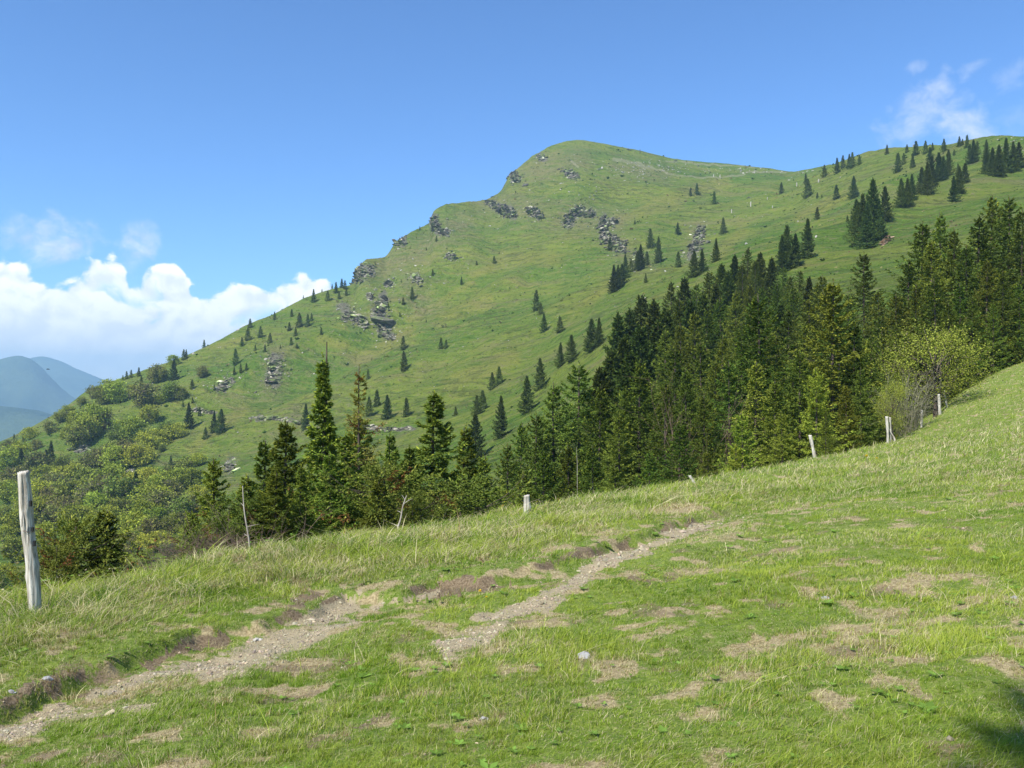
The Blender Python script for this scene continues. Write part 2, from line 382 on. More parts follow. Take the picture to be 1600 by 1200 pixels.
# where the meadow is bare, dark soil or dry, given on the picture of the meadow
BARE = [(330, 1050, 450, 1005, 27, 1), (450, 1003, 535, 955, 32, 1), (10, 1148, 100, 1112, 20, 1), (100, 1118, 235, 1105, 9, .9), (150, 1090, 250, 1050, 14, .7), (250, 1050, 350, 1035, 14, .8),
        (700, 1015, 760, 980, 22, 1), (760, 975, 860, 938, 21, 1), (860, 936, 925, 893, 13, 1), (925, 888, 1000, 858, 13, 1), (1000, 856, 1095, 825, 10, .9),
        (560, 952, 680, 930, 9, .7), (525, 945, 560, 925, 8, .8), (1100, 820, 1160, 805, 6, .5), (840, 905, 880, 898, 7, .5)]
SOIL = [(290, 1010, 350, 1000, 17, 1), (230, 1040, 290, 1015, 9, .8), (30, 1080, 120, 1052, 9, .8), (680, 925, 735, 912, 15, 1), (735, 918, 760, 925, 8, .8), (560, 1135, 600, 1118, 12, .6),
        (480, 1165, 540, 1150, 14, .55), (455, 945, 500, 930, 12, .7), (850, 880, 915, 860, 9, .6), (985, 905, 1010, 912, 9, .6), (130, 1045, 200, 1030, 6, .5), (900, 1030, 912, 1022, 6, .6)]
DRY = [(300, 1000, 420, 985, 14, .9), (540, 915, 680, 905, 12, 1), (760, 905, 860, 885, 12, 1), (560, 965, 690, 945, 14, .9), (620, 1030, 700, 1040, 16, .8), (880, 905, 1000, 900, 14, .8), (60, 1120, 240, 1070, 18, .9), (1100, 830, 1260, 790, 9, .8), (770, 1010, 850, 960, 14, .7), (240, 1080, 340, 1060, 14, .8), (830, 875, 930, 845, 13, 1), (900, 850, 990, 815, 12, .9), (1030, 800, 1095, 792, 12, 1), (480, 912, 560, 900, 7, .7), (640, 885, 700, 880, 7, .6), (1150, 1015, 1290, 990, 17, 1),
       (1380, 918, 1450, 908, 18, 1), (1370, 1065, 1425, 1068, 13, .9), (905, 1040, 925, 1025, 13, 1), (720, 1135, 790, 1125, 14, .8), (1180, 820, 1250, 805, 10, .8), (700, 990, 640, 960, 14, .8),
       (1020, 985, 1080, 975, 14, .7), (1290, 1020, 1340, 1030, 14, .7), (1280, 860, 1330, 855, 10, .6), (1050, 850, 1160, 835, 8, .6), (560, 1000, 600, 990, 12, .5), (470, 1100, 560, 1095, 14, .5),
       (1440, 985, 1450, 1000, 10, .7), (1330, 1160, 1400, 1150, 14, .7), (1500, 770, 1560, 772, 8, .7), (60, 1010, 120, 1000, 10, .5), (740, 870, 800, 860, 7, .6), (930, 965, 970, 1010, 10, .5),
       (1240, 1120, 1260, 1180, 12, .6), (980, 1120, 1040, 1130, 10, .5), (640, 1090, 700, 1080, 10, .5)]
def mmask(u, v, segs, seed, lo=.45, hi=1.45):
    u = np.asarray(u); m = np.zeros(u.shape)
    un = u+26*fbm(u/26, v/13, seed, 5, .72); vn = v+15*fbm(u/26, v/13, seed+1, 5, .72)
    for a, b, c, d, r, k in segs:
        ex, ey = c-a, (d-b)*1.6; L2 = ex*ex+ey*ey+1e-6
        wx = un-a; wy = (vn-b)*1.6
        t = np.clip((wx*ex+wy*ey)/L2, 0, 1)
        q = np.hypot(wx-t*ex, wy-t*ey)/r
        m = np.maximum(m, k*(1-sstep(q, lo, hi)))
    return m
def ground_masks(x, y, z):
    yy = np.maximum(y, 0.5); u = 800+F*x/yy; v = 600-F*z/yy
    f = (y > 1.0)
    b = mmask(u, v, BARE, 81, .25, 1.75)*f; b = b*(1-.55*sstep(fbm(x*2.6, y*2.6, 95, 4, .65), .08, .4)); s = mmask(u, v, SOIL, 83)*f; d = mmask(u, v, DRY, 85)*f
    sdb, pb = bank_sd(x, y); s = np.maximum(s, sstep(sdb, -.42, -.22)*(1-sstep(sdb, -.02, .10))*sstep(pb, .03, .08)*(1-sstep(pb, .8, .95))*(.25+1.3*fbm(x*2.5, y*2.5, 98, 3)).clip(0, .8))
    n = fbm(x*1.9, y*1.9, 91, 5, 0.65)
    d = np.maximum(d*sstep(n, -.35, .15), sstep(n, 0.22, 0.5)*0.7)
    d = np.maximum(d, 0.8*sstep(fbm(x*3.1, y*3.1, 93, 3), 0.2, 0.5))
    s = np.maximum(s, 0.5*sstep(fbm(x*2.3+9, y*2.3, 97, 3), 0.32, 0.55))
    return b, s, d

# ------------------------------------------------------------------ mesh helpers
def mesh_np(name, V, faces, mat=None, col=None, smooth=False, attrs=None):
    """V (n,3); faces: list of integer arrays, each (m,k)"""
    me = bpy.data.meshes.new(name)
    V = np.asarray(V, np.float32)
    faces = [np.asarray(f, np.int32) for f in faces if len(f)]
    me.vertices.add(len(V)); me.vertices.foreach_set('co', V.ravel())
    tot = np.concatenate([np.full(len(f), f.shape[1], np.int32) for f in faces])
    idx = np.concatenate([f.ravel() for f in faces])
    me.loops.add(len(idx)); me.loops.foreach_set('vertex_index', idx)
    me.polygons.add(len(tot))
    start = np.concatenate([[0], np.cumsum(tot)[:-1]]).astype(np.int32)
    me.polygons.foreach_set('loop_start', start)
    me.update(calc_edges=True)
    me.polygons.foreach_set('use_smooth', np.full(len(tot), bool(smooth)))
    if col is not None:
        a = me.color_attributes.new('Col', 'FLOAT_COLOR', 'POINT')
        cc = np.ones((len(V), 4), np.float32); cc[:, :3] = col
        a.data.foreach_set('color', cc.ravel())
    for k, v in (attrs or {}).items():
        a = me.color_attributes.new(k, 'FLOAT_COLOR', 'POINT')
        cc = np.ones((len(V), 4), np.float32); cc[:, :3] = v
        a.data.foreach_set('color', cc.ravel())
    if mat: me.materials.append(mat)
    return me

def link(name, me, parent=None, kind=None):
    o = bpy.data.objects.new(name, me); COL.objects.link(o)
    if parent: o.parent = parent
    if kind: o['kind'] = kind
    return o
def tag(o, label, cat, group=None):
    o['label'] = label; o['category'] = cat
    if group: o['group'] = group
    return o
def empty(name, loc=(0, 0, 0)):
    o = bpy.data.objects.new(name, None); COL.objects.link(o); o.location = loc; o.empty_display_size = 0.3
    return o
def copy_thing(src, loc, rz, s, tilt=(0, 0)):
    r = src.copy(); COL.objects.link(r); r.location = loc
    r.rotation_euler = (tilt[0], tilt[1], rz); r.scale = s if hasattr(s, '__len__') else (s, s, s)
    for k in list(r.keys()): del r[k]
    for ch in src.children:
        c = ch.copy(); COL.objects.link(c); c.parent = r
    return r

def tube(pts, rad, k=6, cap=True):
    """a tube through pts (n,3) with radii (n,) -> V, [quads]"""
    pts = np.asarray(pts, float); rad = np.asarray(rad, float); n = len(pts)
    T = np.gradient(pts, axis=0); T /= np.linalg.norm(T, axis=1, keepdims=True)+1e-9
    ref = np.array([0.31, 0.95, 0.05]) if abs(T[0, 2]) > 0.7 else np.array([0, 0, 1.])
    A = np.cross(T, ref); A /= np.linalg.norm(A, axis=1, keepdims=True)+1e-9
    B = np.cross(T, A)
    th = np.linspace(0, 2*np.pi, k, endpoint=False)
    V = pts[:, None, :]+rad[:, None, None]*(np.cos(th)[None, :, None]*A[:, None, :]+np.sin(th)[None, :, None]*B[:, None, :])
    V = V.reshape(-1, 3)
    i = np.arange(n-1)[:, None]*k; j = np.arange(k)[None, :]; j2 = (j+1) % k
    Q = np.stack([i+j, i+j2, i+k+j2, i+k+j], -1).reshape(-1, 4)
    return V, Q
def joinq(parts):
    Vs, Qs, o = [], [], 0
    for V, Q in parts: Vs.append(V); Qs.append(Q+o); o += len(V)
    return np.concatenate(Vs), np.concatenate(Qs)

# ------------------------------------------------------------------ materials
def mat_new(name):
    m = bpy.data.materials.new(name); m.use_nodes = True; return m, NT(m.node_tree)
def finish(g, shader, disp=None):
    o = g.n('ShaderNodeOutputMaterial'); g.put(o.inputs[0], shader)
    return o
def principled(g, col, rough=0.8, normal=None, spec=0.3):
    p = g.n('ShaderNodeBsdfPrincipled'); g.put(p.inputs['Base Color'], col); g.put(p.inputs['Roughness'], rough)
    g.put(p.inputs['Specular IOR Level'], spec)
    if normal is not None: g.put(p.inputs['Normal'], normal)
    return p.outputs[0]
def bump(g, h, strength=0.5, dist=0.1):
    b = g.n('ShaderNodeBump'); g.put(b.inputs['Height'], h); b.inputs['Strength'].default_value = strength; b.inputs['Distance'].default_value = dist
    return b.outputs[0]
def attr(g, name):
    a = g.n('ShaderNodeAttribute'); a.attribute_name = name; return a.outputs['Color']
def wpos(g): return g.n('ShaderNodeNewGeometry').outputs['Position']

def foliage_mat(name, tint=(1, 1, 1), transl=0.25, var=0.25, huev=0.03):
    m, g = mat_new(name)
    c = attr(g, 'Col'); oi = g.n('ShaderNodeObjectInfo')
    hs = g.n('ShaderNodeHueSaturation'); g.put(hs.inputs['Color'], g.mix(1.0, c, (*tint, 1), 'MULTIPLY'))
    g.put(hs.inputs['Hue'], g.m('MULTIPLY_ADD', oi.outputs['Random'], huev*2, 0.5-huev))
    g.put(hs.inputs['Value'], g.m('MULTIPLY_ADD', g.m('FRACT', g.m('MULTIPLY', oi.outputs['Random'], 7.31)), var*2, 1-var))
    d = g.n('ShaderNodeBsdfDiffuse'); g.put(d.inputs[0], hs.outputs[0])
    t = g.n('ShaderNodeBsdfTranslucent'); g.put(t.inputs[0], g.mix(1.0, hs.outputs[0], (1.15, 1.2, 0.6, 1), 'MULTIPLY'))
    mx = g.n('ShaderNodeMixShader'); mx.inputs[0].default_value = transl
    g.put(mx.inputs[1], d.outputs[0]); g.put(mx.inputs[2], t.outputs[0])
    finish(g, mx.outputs[0]); return m

M_SPRUCE = foliage_mat('spruce_needles', tint=(1.0, 1.0, .92), transl=0.18, var=0.32, huev=0.022)
M_LEAF = foliage_mat('beech_leaves', transl=0.30, var=0.18, huev=0.02)
M_GRASS = foliage_mat('grass_blades', transl=0.30, var=0.0, huev=0.0)

def simple_mat(name, c1, c2, scale, rough=0.85, bs=0.4, bd=0.02, stretch=(1, 1, 1), obj=True, detail=5):
    m, g = mat_new(name)
    tcx = g.n('ShaderNodeTexCoord').outputs['Object']
    p = g.mapv(tcx, stretch)
    n1 = g.noise(p, scale, detail, 0.6)
    col = g.mix(g.mr(n1, 0.3, 0.7), (*c1, 1), (*c2, 1))
    finish(g, principled(g, col, rough, bump(g, n1, bs, bd)))
    return m
M_BARK = simple_mat('bark', (0.05, 0.035, 0.025), (0.14, 0.11, 0.085), 9.0, stretch=(1, 1, .35), bs=0.6)
M_DEADWOOD = simple_mat('dead_wood', (0.28, 0.24, 0.19), (0.55, 0.50, 0.42), 14.0, stretch=(1, 1, .15), bs=0.4)
M_TWIG = simple_mat('bare_twigs', (0.10, 0.065, 0.045), (0.22, 0.15, 0.11), 6.0)
M_TWIG_GREY = simple_mat('grey_twigs', (0.12, 0.11, 0.07), (0.22, 0.21, 0.13), 6.0)

m, g = mat_new('limestone'); M_ROCK = m
pp = wpos(g); n1 = g.noise(pp, 0.35, 6, 0.65); n2 = g.noise(pp, 1.7, 4, 0.6)
cc = g.mix(g.mr(n1, 0.35, 0.68), (0.085, 0.078, 0.055, 1), (0.26, 0.24, 0.19, 1))
cc = g.mix(g.mr(n2, 0.58, 0.72), cc, (0.36, 0.34, 0.29, 1))
moss = g.mr(g.noise(pp, 0.22, 4, 0.65), 0.47, 0.58, 0, .85)
cc = g.mix(moss, cc, (0.105, 0.145, 0.035, 1))
finish(g, principled(g, g.mix(1.0, cc, attr(g, 'Col'), 'MULTIPLY'), 0.9, bump(g, n2, 0.7, 0.5)))
m, g = mat_new('pale_limestone'); M_STONE = m
pp = wpos(g); n1 = g.noise(pp, 3.0, 5, 0.6)
finish(g, principled(g, g.mix(g.mr(n1, 0.3, 0.7), (0.26, 0.24, 0.20, 1), (0.52, 0.49, 0.42, 1)), 0.9, bump(g, n1, 0.5, 0.2)))
m, g = mat_new('gravel_stone'); M_GRAVEL = m
c = attr(g, 'Col'); pp = wpos(g); n1 = g.noise(pp, 60.0, 4, 0.6)
finish(g, principled(g, g.mix(g.mr(n1, 0.3, 0.7, 0.0, 0.4), c, (0.20, 0.17, 0.13, 1)), 0.9, bump(g, n1, 0.4, 0.01)))

# weathered fence wood
m, g = mat_new('weathered_wood'); M_POST = m
tcx = g.n('ShaderNodeTexCoord').outputs['Object']
st = g.noise(g.mapv(tcx, (1, 1, 0.05)), 46.0, 6, 0.65, 0.6)
st2 = g.noise(g.mapv(tcx, (1, 1, 0.16)), 11.0, 5, 0.6, 1.2)
pc = g.mix(g.mr(st, 0.36, 0.66), (0.28, 0.24, 0.18, 1), (0.72, 0.68, 0.58, 1))
pc = g.mix(g.mr(st2, 0.55, 0.72), pc, (0.70, 0.67, 0.60, 1))
pc = g.mix(g.mr(st2, 0.36, 0.26), pc, (0.16, 0.13, 0.095, 1))
lich = g.noise(tcx, 26.0, 4, 0.7)
pc = g.mix(g.mr(lich, 0.60, 0.68, 0, 0.7), pc, (0.33, 0.37, 0.28, 1))
finish(g, principled(g, pc, 0.85, bump(g, g.m('ADD', st, g.m('MULTIPLY', st2, 0.8)), 0.9, 0.012)))
m, g = mat_new('black_plastic'); M_BLACK = m
finish(g, principled(g, (0.02, 0.02, 0.022, 1), 0.5))
m, g = mat_new('rusty_wire'); M_WIRE = m
finish(g, principled(g, (0.16, 0.11, 0.08, 1), 0.6))
m, g = mat_new('yellow_petals'); M_YEL = m
finish(g, principled(g, (0.85, 0.62, 0.02, 1), 0.7))
m, g = mat_new('stem_green'); M_STEM = m
finish(g, principled(g, (0.10, 0.16, 0.04, 1), 0.7))
m, g = mat_new('bird_feathers'); M_BIRD = m
finish(g, principled(g, (0.025, 0.022, 0.02, 1), 0.8))

# ------------------------------------------------------------------ terrain materials
m, g = mat_new('meadow_ground'); M_MEADOW = m
mk = g.n('ShaderNodeSeparateColor'); g.put(mk.inputs[0], attr(g, 'mask'))
bare, soil, dry = mk.outputs[0], mk.outputs[1], mk.outputs[2]
pp = wpos(g)
n_f = g.noise(pp, 38.0, 5, 0.65); n_m = g.noise(pp, 5.0, 5, 0.6); n_l = g.noise(pp, 0.8, 4, 0.6); n_t = g.noise(pp, 140.0, 3, 0.6)
gc = g.mix(g.mr(n_m, 0.3, 0.7), (0.10, 0.165, 0.020, 1), (0.19, 0.25, 0.035, 1))
gc = g.mix(g.mr(n_f, 0.48, 0.75), gc, (0.34, 0.30, 0.14, 1))
gc = g.mix(g.mr(n_f, 0.42, 0.25), gc, (0.045, 0.06, 0.018, 1))
gc = g.mix(g.mr(n_t, 0.46, 0.30, 0, .85), gc, (0.035, 0.055, 0.012, 1))
gc = g.mix(g.mr(n_t, 0.56, 0.70, 0, .6), gc, (0.34, 0.36, 0.12, 1))
dc_ = g.mix(g.mr(n_f, 0.3, 0.7), (0.22, 0.17, 0.085, 1), (0.46, 0.38, 0.21, 1))
so = g.mix(g.mr(n_f, 0.3, 0.7), (0.105, 0.075, 0.042, 1), (0.26, 0.20, 0.125, 1))
br = g.mix(g.mr(n_t, 0.3, 0.7), (0.225, 0.178, 0.098, 1), (0.47, 0.395, 0.245, 1))
br = g.mix(g.mr(n_m, 0.45, 0.7, 0, .6), br, (0.34, 0.29, 0.19, 1))
wd = g.m('ADD', dry, g.m('MULTIPLY_ADD', n_m, 0.8, -0.4))
c1 = g.mix(g.mr(wd, 0.3, 0.75), gc, dc_)
c1 = g.mix(g.mr(g.m('ADD', soil, g.m('MULTIPLY_ADD', n_f, 0.7, -0.35)), 0.35, 0.6), c1, so)
c1 = g.mix(g.mr(g.m('ADD', bare, g.m('MULTIPLY_ADD', n_f, 0.5, -0.25)), 0.35, 0.6), c1, br)
hh = g.m('ADD', g.m('MULTIPLY', n_f, 1.0), g.m('MULTIPLY', n_t, 0.4))
finish(g, principled(g, c1, 0.95, bump(g, hh, 0.8, 0.03), 0.15))

m, g = mat_new('hillside_grass'); M_HILL = m
mk = g.n('ShaderNodeSeparateColor'); g.put(mk.inputs[0], attr(g, 'mask'))
rock, pathm, yel = mk.outputs[0], mk.outputs[1], mk.outputs[2]
pp = wpos(g)
ps = g.mapv(pp, (1, 1, 1), (0, 0, 0), (0, 0, math.radians(28)))
pst = g.mapv(ps, (0.35, 1.6, 0.35))
n_l = g.noise(pst, 0.011, 6, 0.62, 0.6); n_m = g.noise(pst, 0.05, 6, 0.7, 0.4); n_q = g.noise(pst, 0.16, 5, 0.7, 0.3); n_s = g.noise(pp, 0.33, 6, 0.68); n_x = g.noise(pp, 1.6, 5, 0.68)
gr = g.mix(g.mr(n_l, 0.36, 0.64), (0.108, 0.200, 0.018, 1), (0.200, 0.255, 0.030, 1))
gr = g.mix(g.mr(g.m('ADD', yel, g.m('MULTIPLY_ADD', n_m, 0.9, -0.45)), 0.25, 1.05, 0, 0.75), gr, (0.25, 0.255, 0.045, 1))
gr = g.mix(g.mr(n_m, 0.50, 0.66, 0, 0.6), gr, (0.215, 0.190, 0.080, 1))
gr = g.mix(g.mr(n_m, 0.46, 0.30, 0, 0.6), gr, (0.062, 0.150, 0.014, 1))
gr = g.mix(g.mr(n_s, 0.54, 0.66, 0, 0.7), gr, (0.25, 0.225, 0.11, 1))
gr = g.mix(g.mr(n_s, 0.46, 0.34, 0, 0.6), gr, (0.032, 0.060, 0.014, 1))
gr = g.mix(g.mr(n_x, 0.5, 0.66, 0, 0.5), gr, (0.21, 0.20, 0.11, 1))
gr = g.mix(g.mr(n_x, 0.47, 0.32, 0, 0.7), gr, (0.028, 0.05, 0.013, 1))
gr = g.mix(g.mr(n_q, 0.54, 0.64, 0, 0.55), gr, (0.25, 0.25, 0.055, 1))
gr = g.mix(g.mr(n_q, 0.46, 0.36, 0, 0.6), gr, (0.055, 0.120, 0.013, 1))
sp3 = g.n('ShaderNodeSeparateXYZ'); g.put(sp3.inputs[0], pp)
tz = g.m('SINE', g.m('ADD', g.m('MULTIPLY', sp3.outputs[2], 1.5), g.m('MULTIPLY', g.noise(pp, 0.045, 4, .6), 26.0)))
tr_ = g.m('MULTIPLY', g.mr(tz, 0.2, 0.95), g.mr(g.noise(pp, 0.02, 3, .6), 0.42, 0.6))
gr = g.mix(g.m('MULTIPLY', tr_, 0.5), gr, (0.085, 0.10, 0.028, 1))
m2 = g.n('ShaderNodeSeparateColor'); g.put(m2.inputs[0], attr(g, 'mask2'))
bz = g.m('MULTIPLY', m2.outputs[0], g.mr(n_q, 0.40, 0.58, 0.35, 1.0))
gr = g.mix(g.m('MULTIPLY', bz, 0.72), gr, g.mix(g.mr(n_s, .35, .65), (0.12, 0.125, 0.038, 1), (0.26, 0.225, 0.11, 1)))
gr = g.mix(g.m('MULTIPLY', g.mr(n_x, 0.58, 0.66), g.m('MULTIPLY', m2.outputs[0], 0.8)), gr, (0.30, 0.28, 0.22, 1))
# grey brown stony turf around the outcrops
sto = g.mix(g.mr(n_x, 0.4, 0.6), (0.10, 0.095, 0.055, 1), (0.24, 0.225, 0.17, 1))
gr = g.mix(g.mr(g.m('ADD', rock, g.m('MULTIPLY_ADD', n_s, 0.9, -0.45)), 0.15, 0.65, 0, 0.9), gr, sto)
gr = g.mix(g.mr(pathm, 0.3, 0.8, 0, 0.6), gr, (0.30, 0.29, 0.17, 1))
hh = g.m('ADD', g.m('ADD', g.m('MULTIPLY', n_s, 1.0), g.m('MULTIPLY', n_x, 0.35)), g.m('MULTIPLY_ADD', n_q, 2.0, g.m('MULTIPLY', tr_, -0.25)))
finish(g, principled(g, gr, 0.95, bump(g, hh, 1.0, 3.0), 0.1))

m, g = mat_new('far_forest_hills'); M_FAR = m
pp = wpos(g)
n1 = g.noise(pp, 0.0016, 6, 0.6); n2 = g.noise(pp, 0.009, 5, 0.65)
fc_ = g.mix(g.mr(n1, 0.40, 0.62), (0.022, 0.045, 0.020, 1), (0.065, 0.095, 0.038, 1))
fc_ = g.mix(g.mr(n2, 0.5, 0.75, 0, .6), fc_, (0.11, 0.15, 0.06, 1))
finish(g, principled(g, fc_, 1.0, bump(g, n2, 0.8, 30.0), 0.0))

# ------------------------------------------------------------------ terrain meshes
def grid_mesh(name, X, Y, Z, mat, attrs=None, smooth=True, wrap=False):
    n, k = X.shape
    V = np.stack([X, Y, Z], -1).reshape(-1, 3)
    i = np.arange(n-1)[:, None]*k; j = np.arange(k-1)[None, :]
    Q = np.stack([i+j, i+j+1, i+k+j+1, i+k+j], -1).reshape(-1, 4)[:, ::-1]
    if wrap:
        i = np.arange(n-1)*k
        Q = np.concatenate([Q, np.stack([i+k-1, i, i+k, i+k+k-1], -1)[:, ::-1]])
    return mesh_np(name, V, [Q], mat, attrs=attrs, smooth=smooth)

A0 = np.radians(np.concatenate([np.arange(-180, -60, 4.0), np.arange(-60, -40, 0.8), np.arange(-40, 40, 0.14), np.arange(40, 60, 0.8), np.arange(60, 180, 4.0)]))
R0 = np.concatenate([[0.05, 0.3, 0.6, 1.0, 1.4, 1.8, 2.2], np.exp(np.arange(math.log(2.5), math.log(100), 0.0068))])
RR, AA = np.meshgrid(R0, A0, indexing='ij')
X, Y = RR*np.sin(AA), RR*np.cos(AA); Z = H(X, Y)
b_, s_, d_ = ground_masks(X, Y, Z)
me = grid_mesh('meadow', X, Y, Z, M_MEADOW, {'mask': np.stack([b_, s_, d_], -1).reshape(-1, 3)}, wrap=True)
link('meadow', me, None, 'structure')

A1 = np.radians(np.concatenate([np.arange(-75, -42, 1.0), np.arange(-42, 42, 0.11), np.arange(42, 75.1, 1.0)]))
R1 = np.concatenate([np.exp(np.arange(math.log(97), math.log(1330), 0.0058)), np.linspace(1340, 2350, 12)])
RR, AA = np.meshgrid(R1, A1, indexing='ij')
X, Y = RR*np.sin(AA), RR*np.cos(AA); Z = H(X, Y)
Z[RR < 99.5] -= 0.3
U = 800+F*X/Y; Vv = 600-F*Z/Y
def polym(U, Vv, segs):
    m = np.zeros(U.shape)
    un = U+3*vnoise(U/9, Vv/9, 55); vn = Vv+2*vnoise(U/9, Vv/9, 56)
    for a, b, c, d, r in segs:
        ex, ey = c-a, d-b; t = np.clip(((un-a)*ex+(vn-b)*ey)/(ex*ex+ey*ey+1e-6), 0, 1)
        q = np.hypot(un-a-t*ex, vn-b-t*ey)/r; m = np.maximum(m, np.exp(-q**2))
    return m
rk = rockmask(U, Vv)
bz = polym(U, Vv, [(570, 430, 640, 400, 22), (640, 400, 720, 350, 20), (760, 320, 840, 330, 24), (820, 270, 900, 250, 22), (880, 340, 960, 350, 24), (590, 470, 600, 520, 18), (540, 480, 560, 500, 16), (640, 440, 660, 480, 22), (950, 370, 1000, 410, 18), (1088, 360, 1082, 400, 16), (430, 560, 426, 610, 20), (960, 262, 1040, 275, 12), (480, 680, 460, 640, 10), (360, 720, 350, 760, 12)])
pth = polym(U, Vv, [(960, 248, 1020, 262, 3), (1020, 262, 1060, 275, 1.8), (1060, 275, 1130, 278, 1.6), (1130, 278, 1180, 268, 1.6), (1181, 268, 1230, 268, 1.4), (890, 250, 905, 262, 2.2),
                    (1040, 252, 1180, 262, 1.4)])
yl = polym(U, Vv, [(790, 402, 870, 405, 16), (740, 430, 800, 405, 9), (640, 500, 740, 440, 7), (1010, 320, 1130, 285, 14), (960, 345, 1060, 318, 12), (690, 500, 760, 470, 18),
                   (1120, 400, 1160, 360, 14), (560, 560, 640, 520, 14), (330, 545, 380, 530, 8), (700, 600, 800, 560, 18), (380, 640, 300, 700, 12), (880, 500, 960, 440, 14),
                   (1250, 340, 1330, 300, 12), (500, 530, 540, 540, 12), (870, 240, 830, 260, 12)])
me = grid_mesh('mountain', X, Y, Z, M_HILL, {'mask': np.stack([rk, pth, yl], -1).reshape(-1, 3), 'mask2': np.stack([bz, bz, bz], -1).reshape(-1, 3)})
link('mountainside', me, None, 'structure')

# distant ranges: foothill, middle ridge, far ridge, out to the horizon
def far_h(x, y):
    az_ = np.clip(np.arctan2(x, y), -1.1, 1.1); u = 800+F*np.tan(az_); d = np.hypot(x, y)*np.cos(az_)
    def rid(uk, vk): return pchip(np.array(uk, float), np.array(vk, float), u)
    a = rid([-1600, -400, -100, 0, 50, 110, 180, 260, 400, 2600], [640, 600, 628, 634, 640, 658, 690, 700, 680, 640])
    b = rid([-1600, -400, -150, -40, 0, 28, 45, 62, 80, 110, 140, 200, 400, 2600], [590, 560, 585, 575, 561, 555, 559, 571, 590, 617, 634, 650, 640, 620])
    c = rid([-1600, -500, -100, 20, 42, 62, 90, 120, 150, 175, 200, 400, 2600], [590, 570, 580, 570, 560, 556, 562, 575, 588, 597, 601, 606, 600])
    K_ = [(2000, -330*np.ones_like(u)), (3000, -700+0*u), (4600, (600-a)/F*4600), (5300, (600-a)/F*5300-170), (5900, -720+0*u), (7000, (600-b)/F*7000), (8200, -560+0*u), (9800, (600-c)/F*9800), (11500, -300+0*u), (13000, -700+0*u)]
    Xk = np.stack([np.full_like(u, k[0]) for k in K_], -1); Yk = np.stack([k[1] for k in K_], -1)
    z = pchip(Xk, Yk, d)
    return z+(75*fbm(x/900, y/900, 41, 6, .6))*(1-.8*np.exp(-((d-4600)/500)**2))*(1-.85*np.exp(-((d-7000)/500)**2))*(1-.85*np.exp(-((d-9800)/600)**2))
A2 = np.radians(np.concatenate([np.arange(-70, -36, 0.5), np.arange(-36, -12, 0.06), np.arange(-12, 70.1, 1.0)]))
R2 = np.concatenate([np.linspace(2050, 3000, 8), np.linspace(3100, 10500, 190), np.linspace(10700, 13000, 12)])
RR, AA = np.meshgrid(R2, A2, indexing='ij')
X, Y = RR*np.sin(AA), RR*np.cos(AA)
link('distant_mountains', grid_mesh('distant_mountains', X, Y, far_h(X, Y), M_FAR), None, 'structure')

# ------------------------------------------------------------------ haze
hz = [(x_, y_, z_) for z_ in (-960, 430) for x_, y_ in ((-13500, -2500), (13500, -2500), (13500, 13200), (-13500, 13200))]
m, g = mat_new('haze_air'); M_HAZE = m
pv = g.n('ShaderNodeVolumePrincipled'); pv.inputs['Color'].default_value = (0.46, 0.76, 1.0, 1)
pv.inputs['Density'].default_value = 1.3e-4; pv.inputs['Anisotropy'].default_value = 0.0
o_ = g.n('ShaderNodeOutputMaterial'); g.put(o_.inputs['Volume'], pv.outputs[0])
me = mesh_np('haze', hz, [np.array([(0, 3, 2, 1), (4, 5, 6, 7), (0, 1, 5, 4), (1, 2, 6, 5), (2, 3, 7, 6), (3, 0, 4, 7)])], M_HAZE)
link('haze', me, None, 'stuff')

